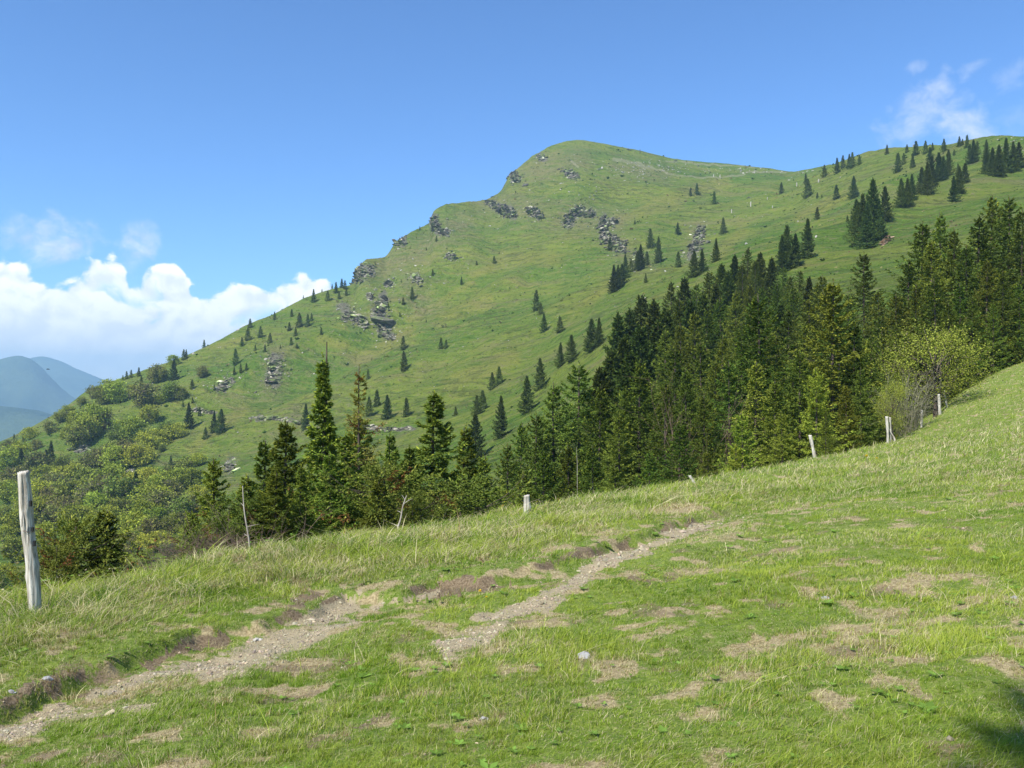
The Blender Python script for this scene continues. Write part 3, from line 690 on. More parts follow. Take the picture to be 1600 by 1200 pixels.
# ------------------------------------------------------------------ spruces
def spruce_crown(seed, Ht=10.0, R=1.9, nbr=110, nsec=12, ntert=4, flen=0.17, fwid=0.05, topq=0.93, tip=(0.20, 0.22, 0.035), tipp=0.5, base=(0.036, 0.056, 0.016),
                 brown=0.0, bare=0.0, droop=-0.12, power=0.8, lowq=0.03, vary=0.36):
    rg = np.random.default_rng(seed)
    q = np.sort(lowq+(topq-lowq)*(np.arange(nbr)+rg.random(nbr))/nbr)
    q = 1-(1-q)**1.0
    zb = q*Ht
    a = np.arange(nbr)*2.39996+rg.normal(0, .35, nbr)
    ph = rg.random(3)*6.28
    lop = 1+0.16*np.cos(a-ph[0])+0.13*np.cos(2*a-ph[1]+q*5)+0.10*np.sin(q*17+ph[2])
    L = R*(1-q)**power*lop*rg.uniform(1-vary, 1+vary*.75, nbr)*np.minimum(1, 0.72+q*2.5)+0.04
    keep = rg.random(nbr) > bare*np.clip(1.4-q, 0, 1)*0.6
    zb, a, L, q = zb[keep], a[keep], L[keep], q[keep]; nb = len(q)
    ang = np.interp(q, [0, .3, .7, 1], [-0.28, -0.12, 0.12, 0.45])+rg.normal(0, .10, nb)
    rd = np.stack([np.cos(a), np.sin(a), np.zeros(nb)], -1); sdv = np.stack([-np.sin(a), np.cos(a), np.zeros(nb)], -1)
    up = np.array([0, 0, 1.])
    def bp(s):                                    # (nb,ns) -> points on the branches
        hz_ = L[:, None]*s
        return (rd[:, None, :]*hz_[..., None]) + up*(zb[:, None]+L[:, None]*(ang[:, None]*s+0.22*s*s-0.12*np.sin(s*3.1)))[..., None]
    s = (np.arange(nsec)+0.5)/nsec*0.92+0.10
    s = np.clip(s[None, :]+rg.normal(0, .03, (nb, nsec)), 0.06, 1.0)
    base_pt = bp(s)
    segs = []
    for side in (-1, 1):
        lt = L[:, None]*0.40*(1.12-s)*rg.uniform(.6, 1.25, (nb, nsec))+0.06
        th = np.radians(58)+rg.normal(0, .2, (nb, nsec))-s*0.5
        dr = rd[:, None, :]*np.cos(th)[..., None]+sdv[:, None, :]*(side*np.sin(th))[..., None]+up*(droop+ang[:, None]*0.5+rg.normal(0, .12, (nb, nsec)))[..., None]
        segs.append((base_pt, dr, lt, s))
    Pb = np.concatenate([x[0].reshape(-1, 3) for x in segs]); D = np.concatenate([x[1].reshape(-1, 3) for x in segs])
    Lt = np.concatenate([x[2].ravel() for x in segs]); S = np.concatenate([x[3].ravel() for x in segs]); Q_ = np.tile(np.repeat(q, nsec), 2)
    nt = len(Pb)
    w = (np.arange(ntert)+rg.random((nt, ntert)))/ntert
    base2 = Pb[:, None, :]+D[:, None, :]*(Lt[:, None]*w)[..., None]
    jd = D[:, None, :]+rg.normal(0, .42, (nt, ntert, 3)); jd[..., 2] -= 0.10
    jd /= np.linalg.norm(jd, axis=-1, keepdims=True)
    fl = flen*rg.uniform(.6, 1.3, (nt, ntert))*(1-0.62*Q_[:, None]**2); fw = fwid*rg.uniform(.7, 1.3, (nt, ntert))*(1-.35*Q_[:, None])
    # spine of the branch and the leader are covered as well
    ns2 = max(3, nsec//2); s2 = np.clip((np.arange(ns2)+.7)/ns2+rg.normal(0, .03, (nb, ns2)), 0, 1); sp = bp(s2); d2 = rd[:, None, :]+up*(ang[:, None]+.44*s2-.37*np.cos(s2*3.1))[..., None]+rg.normal(0, .25, (nb, ns2, 3))
    d2 /= np.linalg.norm(d2, axis=-1, keepdims=True)
    nl = max(4, int(nbr*0.12)); zl = Ht*(topq+(1.0-topq)*rg.random(nl)); al = rg.random(nl)*6.28
    pl = np.stack([0*zl, 0*zl, zl], -1); dl_ = np.stack([np.cos(al)*.6, np.sin(al)*.6, 0.8+0*al], -1)
    P0 = np.concatenate([base2.reshape(-1, 3), sp.reshape(-1, 3), pl]); DD = np.concatenate([jd.reshape(-1, 3), d2.reshape(-1, 3), dl_])
    FL = np.concatenate([fl.ravel(), flen*rg.uniform(.8, 1.3, nb*ns2), np.full(nl, flen*.45)]); FW = np.concatenate([fw.ravel(), fwid*rg.uniform(.8, 1.2, nb*ns2), np.full(nl, fwid*.6)])
    tipf = np.concatenate([((w > 1-1.2/ntert)*1.0*(0.35+0.65*S[:, None])).ravel(), (s2 > .85).ravel()*1.0, np.ones(nl)])
    rad_in = np.concatenate([np.repeat(S, ntert), s2.ravel(), np.ones(nl)])
    n = len(P0)
    nr = np.cross(DD, rg.normal(0, 1, (n, 3))+up*0.9*np.where(rg.random(n) < .5, 1, -1)[:, None]); nr /= np.linalg.norm(nr, axis=1, keepdims=True)+1e-9
    mid = P0+DD*(FL*0.45)[:, None]
    V = np.stack([P0, mid+nr*(FW/2)[:, None], P0+DD*FL[:, None], mid-nr*(FW/2)[:, None]], 1).reshape(-1, 3)
    Qd = np.arange(n*4).reshape(-1, 4)
    c = np.array(base)[None, :]*rg.uniform(.65, 1.45, n)[:, None]
    tsel = (rg.random(n) < tipf*tipp)
    c[tsel] = np.array(tip)*rg.uniform(.4, 1.0, (tsel.sum(), 1))
    if brown > 0:
        hb = rg.random(nb) < brown; bf = np.concatenate([np.tile(np.repeat(hb, nsec), 2).repeat(ntert), np.repeat(hb, ns2), np.zeros(nl, bool)])
        bs = bf & (rg.random(n) < .8)
        c[bs] = np.array((0.165, 0.085, 0.032))*rg.uniform(.6, 1.3, (bs.sum(), 1))
    return V, Qd, np.repeat(c, 4, 0), (bp, nb, L, q)

def spruce_trunk(seed, Ht, r0, bp=None, nb=0, L=None, q=None, every=1, leader=1.03):
    rg = np.random.default_rng(seed+99)
    n = 12; s = np.linspace(0, 1, n)
    pts = np.stack([0.02*Ht*np.sin(s*5+seed)*s*.3, 0.02*Ht*np.cos(s*4+seed)*s*.3-0.006*Ht*s*.3, -0.25+s*(Ht*leader+.25)], -1)
    parts = [tube(pts, r0*(1-s)**0.8+0.012, 7)]
    if bp is not None:
        ss = np.linspace(0, .95, 4); B = bp(np.broadcast_to(ss, (nb, 4)))
        for i in range(0, nb, every):
            parts.append(tube(B[i], np.array([1, .7, .4, .15])*max(0.008, L[i]*0.012), 3))
    return joinq(parts)

TREE = {}
def make_spruce(key, **kw):
    ev = kw.pop('every', 0); r0 = kw.pop('r0', 0.14); mat = kw.pop('mat', M_SPRUCE); lead = kw.pop('leader', 1.03); bm_ = kw.pop('bark', M_BARK)
    V, Qd, c, (bp, nb, L, q) = spruce_crown(**kw)
    cr = mesh_np('crown', V, [Qd], mat, c)
    Tv, Tq = spruce_trunk(kw['seed'], kw.get('Ht', 10.0), r0, bp if ev else None, nb, L, q, max(ev, 1), lead)
    tr = mesh_np('trunk', Tv, [Tq], bm_, smooth=True)
    TREE[key] = (cr, tr)
def put_tree(key, name, loc, s, rz, label, cat, group, tilt=(0, 0)):
    """a tree as an Empty with its crown and trunk; copies share the mesh data"""
    cr, tr = TREE[key]
    e = empty(name, loc); e.rotation_euler = (tilt[0], tilt[1], rz); e.scale = s if hasattr(s, '__len__') else (s, s, s)
    link('crown', cr, e); link('trunk', tr, e)
    return tag(e, label, cat, group)

# near (12-45 m): full branches; middle (45-110 m); far; very far
NEARC = dict(base=(0.125, 0.170, 0.030), tip=(0.36, 0.40, 0.055), vary=.6)
for i in range(3):
    make_spruce('near%d' % i, seed=11+i, nbr=190, nsec=18, ntert=6, R=2.7, flen=0.16, fwid=0.050, tipp=0.5, every=2, r0=0.10, bare=0.12, topq=0.975, power=1.1, leader=.99, **NEARC)
make_spruce('spire', seed=31, nbr=210, nsec=17, ntert=6, R=4.2, flen=0.15, fwid=0.050, tipp=0.6, every=2, r0=0.09, power=2.1, topq=0.965, bare=0.1, leader=1.03, **NEARC)
make_spruce('brownish', seed=41, nbr=170, nsec=13, ntert=5, R=2.8, flen=0.14, fwid=0.035, tipp=0.3, every=1, r0=0.08, power=1.2, topq=0.97, bare=0.8, brown=0.25, leader=1.0, base=(0.18, 0.185, 0.045), tip=(0.36, 0.31, 0.08), vary=.6)
make_spruce('scrub', seed=43, nbr=170, nsec=16, ntert=5, R=3.6, Ht=5.0, flen=0.17, fwid=0.055, tipp=0.4, every=2, r0=0.08, power=0.6, bare=0.3, topq=.96, brown=0.12, leader=.98, base=(0.115, 0.145, 0.030), tip=(0.28, 0.30, 0.06), vary=.6)
for i in range(4):
    make_spruce('mid%d' % i, seed=51+i, nbr=150, nsec=12, ntert=6, R=2.7+.3*(i % 2), flen=0.20, fwid=0.066, tipp=0.35, every=3, r0=0.12, bare=0.1, topq=.97, power=.95, leader=1.0,
                base=(0.088, 0.128, 0.024) if i % 2 else (0.118, 0.150, 0.028), tip=(0.33, 0.37, 0.05), vary=.5)
for i in range(3):
    make_spruce('dark%d' % i, seed=91+i, nbr=150, nsec=10, ntert=4, R=[2.6, 3.0, 2.4][i], flen=0.36, fwid=0.15, tipp=0.25, r0=0.12, topq=.97, power=[.95, .9, 1.1][i], leader=1.0, vary=.4,
                base=(0.062, 0.090, 0.022), tip=(0.19, 0.22, 0.04))
make_spruce('yellow0', seed=61, nbr=150, nsec=12, ntert=6, R=2.5, flen=0.19, fwid=0.075, tipp=0.75, every=3, r0=0.12, bare=0.15, topq=.97, leader=1.0, base=(0.19, 0.225, 0.034), tip=(0.40, 0.44, 0.055), vary=.5)
make_spruce('yellow1', seed=62, nbr=150, nsec=12, ntert=6, R=2.3, flen=0.19, fwid=0.075, tipp=0.6, every=3, r0=0.12, bare=0.15, topq=.97, leader=1.0, base=(0.165, 0.195, 0.032), tip=(0.37, 0.39, 0.06), vary=.5)
for i in range(4):
    make_spruce('far%d' % i, seed=71+i, nbr=90, nsec=5, ntert=2, R=[2.4, 2.8, 3.1, 2.5][i], flen=0.75, fwid=0.30, tipp=0.25, r0=0.12, power=[1.0, .95, 1.0, 1.15][i], topq=.97, leader=.98,
                base=(0.068, 0.100, 0.022), tip=(0.18, 0.21, 0.04))

# ------------------------------------------------------------------ leafy trees
def leafy(seed, R=(3, 3, 3.2), zc=3.6, nclump=60, nleaf=45, leaf=0.34, base=(0.11, 0.155, 0.028), grey=0.0, flat=0.0):
    rg = np.random.default_rng(seed)
    d = rg.normal(0, 1, (nclump, 3)); d /= np.linalg.norm(d, axis=1, keepdims=True)
    rr = rg.uniform(.45, 1.0, nclump)**0.6
    lob = 1+0.28*vnoise(d[:, 0]*1.7+seed, d[:, 1]*1.7+d[:, 2]*1.3, seed)
    cpt = d*(rr*lob)[:, None]*np.array(R); cpt[:, 2] = np.maximum(cpt[:, 2], -R[2]*0.85)+zc
    csz = rg.uniform(.55, 1.2, nclump)*np.mean(R)*0.26
    P0 = cpt[:, None, :]+rg.normal(0, 1, (nclump, nleaf, 3))*csz[:, None, None]*np.array([1, 1, .72])*.8
    n = nclump*nleaf; P0 = P0.reshape(-1, 3)
    a = rg.normal(0, 1, (n, 3)); a /= np.linalg.norm(a, axis=1, keepdims=True)
    b = np.cross(a, rg.normal(0, 1, (n, 3))); b /= np.linalg.norm(b, axis=1, keepdims=True)
    sz = leaf*rg.uniform(.6, 1.4, n)
    V = np.stack([P0-a*sz[:, None]*.6, P0-b*sz[:, None]*.38, P0+a*sz[:, None]*.6, P0+b*sz[:, None]*.38], 1).reshape(-1, 3)
    cc_ = np.repeat(rg.uniform(.75, 1.3, nclump), nleaf)*rg.uniform(.7, 1.3, n)
    c = np.array(base)[None, :]*cc_[:, None]
    if grey: k = rg.random(n) < grey; c[k] = np.array((0.15, 0.125, 0.085))*rg.uniform(.6, 1.2, (k.sum(), 1))
    return V, np.arange(n*4).reshape(-1, 4), np.repeat(c, 4, 0), cpt
def leafy_trunk(seed, cpt, zc, r0, nlimb=14, k=5):
    rg = np.random.default_rng(seed+5)
    parts = [tube(np.array([(0, 0, -.4), (0.03, 0, zc*.35), (0.08, .05, zc*.8), (0, 0, zc*1.25)]), np.array([r0*1.2, r0, r0*.7, r0*.25]), k+1)]
    sel = rg.choice(len(cpt), min(nlimb, len(cpt)), replace=False)
    for i in sel:
        s0 = rg.uniform(.3, .9); p0 = np.array([0.04, 0.02, zc*s0]); p1 = cpt[i]
        mid = (p0+p1)/2+np.array([0, 0, -.12*zc*rg.random()+.1]); parts.append(tube(np.array([p0, mid, p1]), np.array([r0*.5, r0*.3, r0*.08]), k))
    return joinq(parts)
def make_leafy(key, seed, r0=0.16, nlimb=12, mat=None, **kw):
    V, Qd, c, cpt = leafy(seed, **kw)
    Tv, Tq = leafy_trunk(seed, cpt, kw.get('zc', 3.6), r0, nlimb)
    TREE[key] = (mesh_np('crown', V, [Qd], mat or M_LEAF, c), mesh_np('trunk', Tv, [Tq], M_BARK, smooth=True))
for i in range(5):
    make_leafy('beech%d' % i, 101+i, R=[(3.3, 3.3, 3.1), (2.8, 2.8, 3.5), (3.8, 3.3, 2.9), (3.0, 3.3, 3.2), (3.5, 3.0, 3.3)][i], zc=3.3, nclump=64, nleaf=46, leaf=0.40,
               base=[(0.25, 0.30, 0.045), (0.18, 0.22, 0.045), (0.31, 0.345, 0.05), (0.22, 0.225, 0.06), (0.27, 0.32, 0.045)][i], grey=[0, .12, 0, .3, .05][i])
make_leafy('shrub', 121, R=(2.2, 2.2, 1.5), zc=1.3, nclump=40, nleaf=34, leaf=0.36, base=(0.12, 0.17, 0.034), r0=0.08)
make_leafy('rowan', 131, R=(2.6, 2.4, 2.1), zc=3.3, nclump=85, nleaf=120, leaf=0.08, base=(0.25, 0.29, 0.05), r0=0.11, nlimb=34, grey=.12)
make_leafy('palebush', 141, R=(1.9, 1.9, 1.6), zc=1.8, nclump=50, nleaf=60, leaf=0.20, base=(0.15, 0.175, 0.075), r0=0.06, grey=.15)

# ------------------------------------------------------------------ bare twiggy shrubs
def twiggy(seed, Ht, spread, nst=14, nsub=7, nsub2=4, r0=0.012):
    rg = np.random.default_rng(seed); parts = []
    def seg(p, d, l, r, lev):
        n = 4 if lev < 2 else 3
        P_ = [p]; dd = d.copy()
        for i in range(n): dd = dd+rg.normal(0, .16, 3)+np.array([0, 0, .06]); dd /= np.linalg.norm(dd); P_.append(P_[-1]+dd*l/n)
        P_ = np.array(P_); parts.append(tube(P_, r*np.linspace(1, .35, n+1), 3))
        if lev < 2:
            for j in range(nsub if lev == 0 else nsub2):
                k = rg.uniform(.2, 1)*n; i0 = int(min(k, n-1)); pp_ = P_[i0]+(P_[i0+1]-P_[i0])*(k-i0)
                nd = dd+rg.normal(0, .7, 3); nd /= np.linalg.norm(nd); seg(pp_, nd, l*rg.uniform(.3, .55), r*.55, lev+1)
    for i in range(nst):
        a = rg.random()*6.28; t = rg.random()**.5*spread
        d = np.array([math.cos(a)*t*.8, math.sin(a)*t*.8, 1.]); d /= np.linalg.norm(d)
        seg(np.array([math.cos(a)*t*.15*Ht, math.sin(a)*t*.15*Ht, -.1]), d, Ht*rg.uniform(.6, 1.), r0, 0)
    return joinq(parts)

# ------------------------------------------------------------------ stones
ICO = np.array([(0, 0, 1), (.894, 0, .447), (.276, .851, .447), (-.724, .526, .447), (-.724, -.526, .447), (.276, -.851, .447), (.724, .526, -.447), (-.276, .851, -.447), (-.894, 0, -.447), (-.276, -.851, -.447), (.724, -.526, -.447), (0, 0, -1)])
ICF = np.array([(0, 1, 2), (0, 2, 3), (0, 3, 4), (0, 4, 5), (0, 5, 1), (1, 6, 2), (2, 7, 3), (3, 8, 4), (4, 9, 5), (5, 10, 1), (2, 6, 7), (3, 7, 8), (4, 8, 9), (5, 9, 10), (1, 10, 6), (6, 11, 7), (7, 11, 8), (8, 11, 9), (9, 11, 10), (10, 11, 6)])
def stones(P_, size, rg, flat=(1, 1, .7), jit=.22, rots=True, bed=None):
    n = len(P_)
    V = ICO[None]*(1+rg.normal(0, jit, (n, 12, 1)))*np.array(flat)*rg.uniform(.6, 1.4, (n, 1, 3))
    a = rg.random(n)*6.28; t = rg.normal(0, .5, n) if rots else np.zeros(n)
    if bed is not None: a = rg.normal(bed, .3, n); t = rg.normal(-.35, .14, n)
    ca, sa, ct, s_t = np.cos(a), np.sin(a), np.cos(t), np.sin(t)
    x = V[..., 0]*ct[:, None]-V[..., 2]*s_t[:, None]; z = V[..., 0]*s_t[:, None]+V[..., 2]*ct[:, None]; y = V[..., 1]
    V = np.stack([x*ca[:, None]-y*sa[:, None], x*sa[:, None]+y*ca[:, None], z], -1)*np.asarray(size).reshape(-1, 1, 1)+P_[:, None, :]
    Fc = ICF[None]+np.arange(n)[:, None, None]*12
    return V.reshape(-1, 3), Fc.reshape(-1, 3)

# ------------------------------------------------------------------ placing
random.seed(7)
ORD = ['first', 'second', 'third', 'fourth', 'fifth', 'sixth', 'seventh', 'eighth', 'ninth', 'tenth', 'eleventh', 'twelfth', 'thirteenth', 'fourteenth', 'fifteenth', 'sixteenth', 'seventeenth', 'eighteenth']
def place_cluster(phrase, items, keys, name, kindword, cat, group, href, mode='base', dark='dark', sxy=1.0):
    """items: (u, v, size) -- mode 'base': v is the foot's row and size the height in pixels; mode 'top': v is the top's row and size the distance"""
    it = sorted(items, key=lambda a: a[0])
    if mode == 'base':
        x, y, z = hit([a[0] for a in it], [a[1] for a in it])
        hh = np.array([a[2] for a in it])*y/F
    else:
        y = np.array([float(a[2]) for a in it]); x = (np.array([a[0] for a in it])-800)/F*y; z = H(x, y)
        hh = (600-np.array([a[1] for a in it]))/F*y-z
    med = np.median(hh); n = len(it)
    for i in range(n):
        k = keys[random.randrange(len(keys))]
        if keys[0] == 'far0' and it[i][2] > 33: k = 'dark%d' % random.randrange(3)
        if len(it[i]) > 3: k = it[i][3]
        s = max(hh[i], 0.6)*(1.03 if mode == 'base' else 1.0)/href
        word = 'tall' if hh[i] > 1.25*med else ('small' if hh[i] < 0.75*med else '')
        pos = 'leftmost' if i == 0 and n > 1 else ('rightmost' if i == n-1 and n > 1 else (ORD[i]+' from left' if n > 1 else 'alone'))
        lab = ' '.join(w for w in (word, dark, kindword) if w)+', '+pos+' '+phrase
        if len(lab.replace(',', ' ').split()) > 15: print('LONG', lab)
        wd = sxy*random.uniform(.88, 1.12)
        put_tree(k, name, (x[i], y[i], z[i]-0.02*hh[i]), (s*wd, s*wd, s), random.random()*6.28, lab, cat, group)

FARK = ['far0', 'far1', 'far2', 'far3']
G1 = 'spruces scattered over the mountainside'
SP = [
 ('among the spruces below the left skyline slope', [(468, 511, 22), (462, 525, 14), (452, 517, 14), (456, 495, 12), (481, 510, 20), (487, 501, 12), (429, 500, 13), (455, 539, 12), (464, 544, 8), (438, 544, 6), (502, 523, 11), (422, 536, 16), (407, 527, 17), (414, 550, 12)]),
 ('in the skyline cluster left of the crag', [(490, 472, 20), (512, 470, 16), (525, 458, 17), (519, 447, 8), (534, 450, 14), (530, 467, 12), (539, 452, 14), (541, 462, 12), (551, 441, 9), (503, 453, 5), (474, 466, 5)]),
 ('of the tiny ones on the upper left face', [(682, 377, 8), (666, 391, 5), (656, 360, 7), (586, 414, 6), (676, 430, 10), (627, 442, 5), (721, 445, 12), (745, 414, 7), (772, 412, 12), (780, 397, 4)]),
 ('around the vertical scree streak', [(644, 467, 19), (630, 476, 11), (666, 504, 5), (692, 512, 5), (625, 495, 7), (607, 482, 8), (689, 544, 17), (697, 544, 14), (630, 546, 21), (631, 579, 30), (581, 564, 5)]),
 ('seen behind and beside the near pointed spruce', [(575, 592, 17), (589, 635, 26), (605, 655, 38), (577, 650, 30), (635, 650, 28), (478, 670, 40)]),
 ('in the left centre pairs above the near spruces', [(769, 608, 26), (780, 600, 27), (745, 648, 30), (754, 640, 30), (783, 683, 65), (712, 650, 15), (743, 718, 72)]),
 ('in the diagonal row climbing the open grass', [(838, 486, 32), (845, 491, 18), (850, 518, 28), (875, 520, 25), (823, 645, 58), (844, 607, 48), (876, 573, 38), (893, 565, 42), (924, 548, 50), (936, 540, 44)]),
 ('beside the tall rib and slab', [(953, 391, 20), (992, 351, 8), (1016, 387, 30), (1029, 410, 40), (1001, 422, 40), (996, 421, 28), (1011, 415, 22), (986, 425, 20)]),
 ('in the leaning clump left of the slab row', [(977, 435, 38), (959, 456, 42), (966, 452, 38), (972, 445, 32), (1009, 442, 14)]),
 ('around the right hand cliff spur', [(1059, 366, 18), (1060, 418, 24), (1085, 432, 40), (1097, 425, 36), (1119, 408, 36), (1130, 365, 25)]),
 ('in the high pasture right of the summit', [(1079, 307, 13), (1089, 304, 18), (1116, 319, 20), (1221, 302, 17)]),
 ('near the saddle on the right skyline', [(1262, 308, 28), (1259, 287, 16), (1288, 276, 18), (1277, 308, 8), (1284, 309, 5), (1277, 343, 19), (1307, 311, 22), (1334, 309, 34), (1324, 346, 10)]),
 ('in the clump on the skyline right of the saddle', [(1308, 271, 24), (1317, 263, 20), (1327, 263, 22), (1332, 262, 24), (1343, 258, 15)]),
 ('along the top of the right ridge', [(1386, 241, 15), (1417, 239, 13), (1431, 243, 22), (1446, 240, 20), (1457, 235, 12), (1475, 237, 20), (1499, 229, 16), (1511, 231, 20), (1491, 243, 9), (1504, 227, 10)]),
 ('just below the crest of the right ridge', [(1426, 262, 22), (1403, 269, 30), (1412, 257, 18), (1453, 252, 22), (1521, 254, 36), (1515, 256, 30), (1527, 243, 22), (1497, 276, 20), (1508, 285, 30)]),
 ('in the dense clump under the right end of the ridge', [(1541, 252, 34), (1541, 271, 40), (1551, 274, 44), (1561, 276, 50), (1572, 270, 55), (1583, 267, 46), (1592, 262, 40)]),
 ('in the band halfway down the right slope', [(1449, 304, 52), (1440, 303, 42), (1467, 283, 45), (1482, 274, 40), (1456, 292, 48), (1408, 324, 45), (1418, 322, 44), (1425, 313, 42), (1490, 315, 40), (1499, 302, 42), (1474, 282, 38)]),
 ('in the compact group beside the reddish bare patch', [(1348, 383, 80), (1364, 377, 98), (1372, 372, 62), (1355, 388, 72), (1383, 346, 55), (1338, 366, 55), (1342, 378, 62)]),
 ('in the pair standing above the dense forest', [(1262, 403, 62), (1230, 420, 68), (1243, 415, 50), (1222, 425, 58)]),
 ('of the little ones by the left skyline trees', [(217, 588, 14), (198, 592, 12), (205, 590, 12), (192, 595, 9), (287, 562, 16), (291, 560, 14), (319, 543, 12), (272, 595, 34), (221, 602, 14)]),
 ('on the left slope above the pale rocks', [(368, 570, 25), (300, 608, 15), (366, 586, 12), (376, 583, 15), (385, 578, 11), (391, 512, 14), (387, 532, 20), (378, 541, 14), (399, 548, 10)]),
 ('around the short line of wall stones', [(295, 669, 40), (335, 675, 34), (346, 676, 37), (321, 686, 18), (312, 650, 14), (335, 610, 9), (286, 636, 10), (301, 630, 9)]),
 ('of the conifers within the leafy wood', [(80, 735, 46), (72, 738, 36), (33, 740, 40), (37, 690, 12), (267, 728, 16), (212, 792, 55), (178, 760, 30), (285, 765, 28), (22, 688, 10)]),
]
for ph, it in SP:
    place_cluster(ph, it, FARK, 'spruce_tree', 'spruce', 'spruce', G1, 10.0)

G2 = 'leafy trees on the lower left slope'
BE = ['beech0', 'beech1', 'beech2', 'beech3', 'beech4']
LT = [
 ('on the left skyline ridge', [(163, 631, 30), (182, 630, 35), (148, 622, 20), (172, 626, 34), (128, 634, 14), (105, 652, 18), (95, 660, 18), (79, 676, 20), (47, 686, 20), (245, 597, 28), (271, 571, 17), (252, 596, 22)]),
 ('on the slope right of the ridge trees', [(228, 635, 38), (232, 660, 28), (251, 631, 14), (268, 625, 28), (281, 625, 22), (210, 618, 18), (185, 668, 12), (222, 632, 30), (316, 590, 18), (205, 615, 14), (201, 624, 8)]),
 ('in the clump below the ridge trees', [(120, 698, 36), (135, 687, 40), (148, 674, 44), (118, 668, 26), (155, 672, 34), (140, 665, 28), (110, 690, 26), (127, 690, 30)]),
 ('of the group on the middle left grass', [(205, 690, 40), (183, 695, 32), (237, 702, 34), (260, 688, 30), (274, 686, 28), (254, 706, 13), (217, 728, 36), (185, 735, 42), (172, 725, 34), (203, 726, 34), (192, 712, 26)]),
 ('of the trees left of the middle grass', [(150, 736, 36), (60, 747, 42), (12, 740, 40), (55, 703, 18), (30, 725, 36), (98, 742, 30), (130, 748, 34), (46, 735, 30), (15, 710, 24), (75, 760, 36), (110, 760, 36)]),
 ('in the upper row of the leafy wood', [(108, 800, 50), (145, 806, 55), (172, 768, 42), (190, 800, 55), (135, 770, 40), (75, 778, 40), (12, 785, 38), (40, 790, 40), (92, 775, 36), (160, 785, 44)]),
 ('around the low pale cliff', [(238, 802, 46), (262, 790, 42), (225, 826, 46), (252, 806, 42), (276, 766, 36), (308, 728, 22), (290, 745, 30), (205, 770, 36), (230, 762, 34), (268, 752, 26), (244, 780, 38)]),
 ('behind the near leaning post', [(8, 820, 30), (30, 834, 40), (88, 830, 42), (60, 815, 40), (25, 878, 40), (5, 915, 34), (120, 828, 40), (10, 845, 24), (75, 800, 40)]),
 ('behind the near left spruce bush', [(152, 812, 44), (198, 884, 18), (240, 862, 34), (262, 868, 40, 'palebush'), (215, 850, 22), (285, 830, 30), (176, 826, 34), (305, 800, 30), (228, 880, 22)]),
]
LT += [('filling the bottom of the leafy wood', [(18, 765, 36), (62, 790, 40), (98, 818, 44), (128, 792, 44), (165, 830, 42), (185, 818, 40), (210, 838, 40), (200, 862, 30), (232, 845, 36), (145, 838, 36), (45, 812, 38), (115, 848, 36), (70, 852, 36)]),
 ('along the gully edge beside the near spruces', [(300, 760, 30), (285, 812, 36), (310, 780, 24), (270, 832, 30), (246, 826, 34), (295, 842, 26), (322, 770, 16)])]
for ph, it in LT:
    place_cluster(ph, it, BE, 'leafy_tree', 'round leafy tree', 'tree', G2, 6.9, dark='green', sxy=1.08)

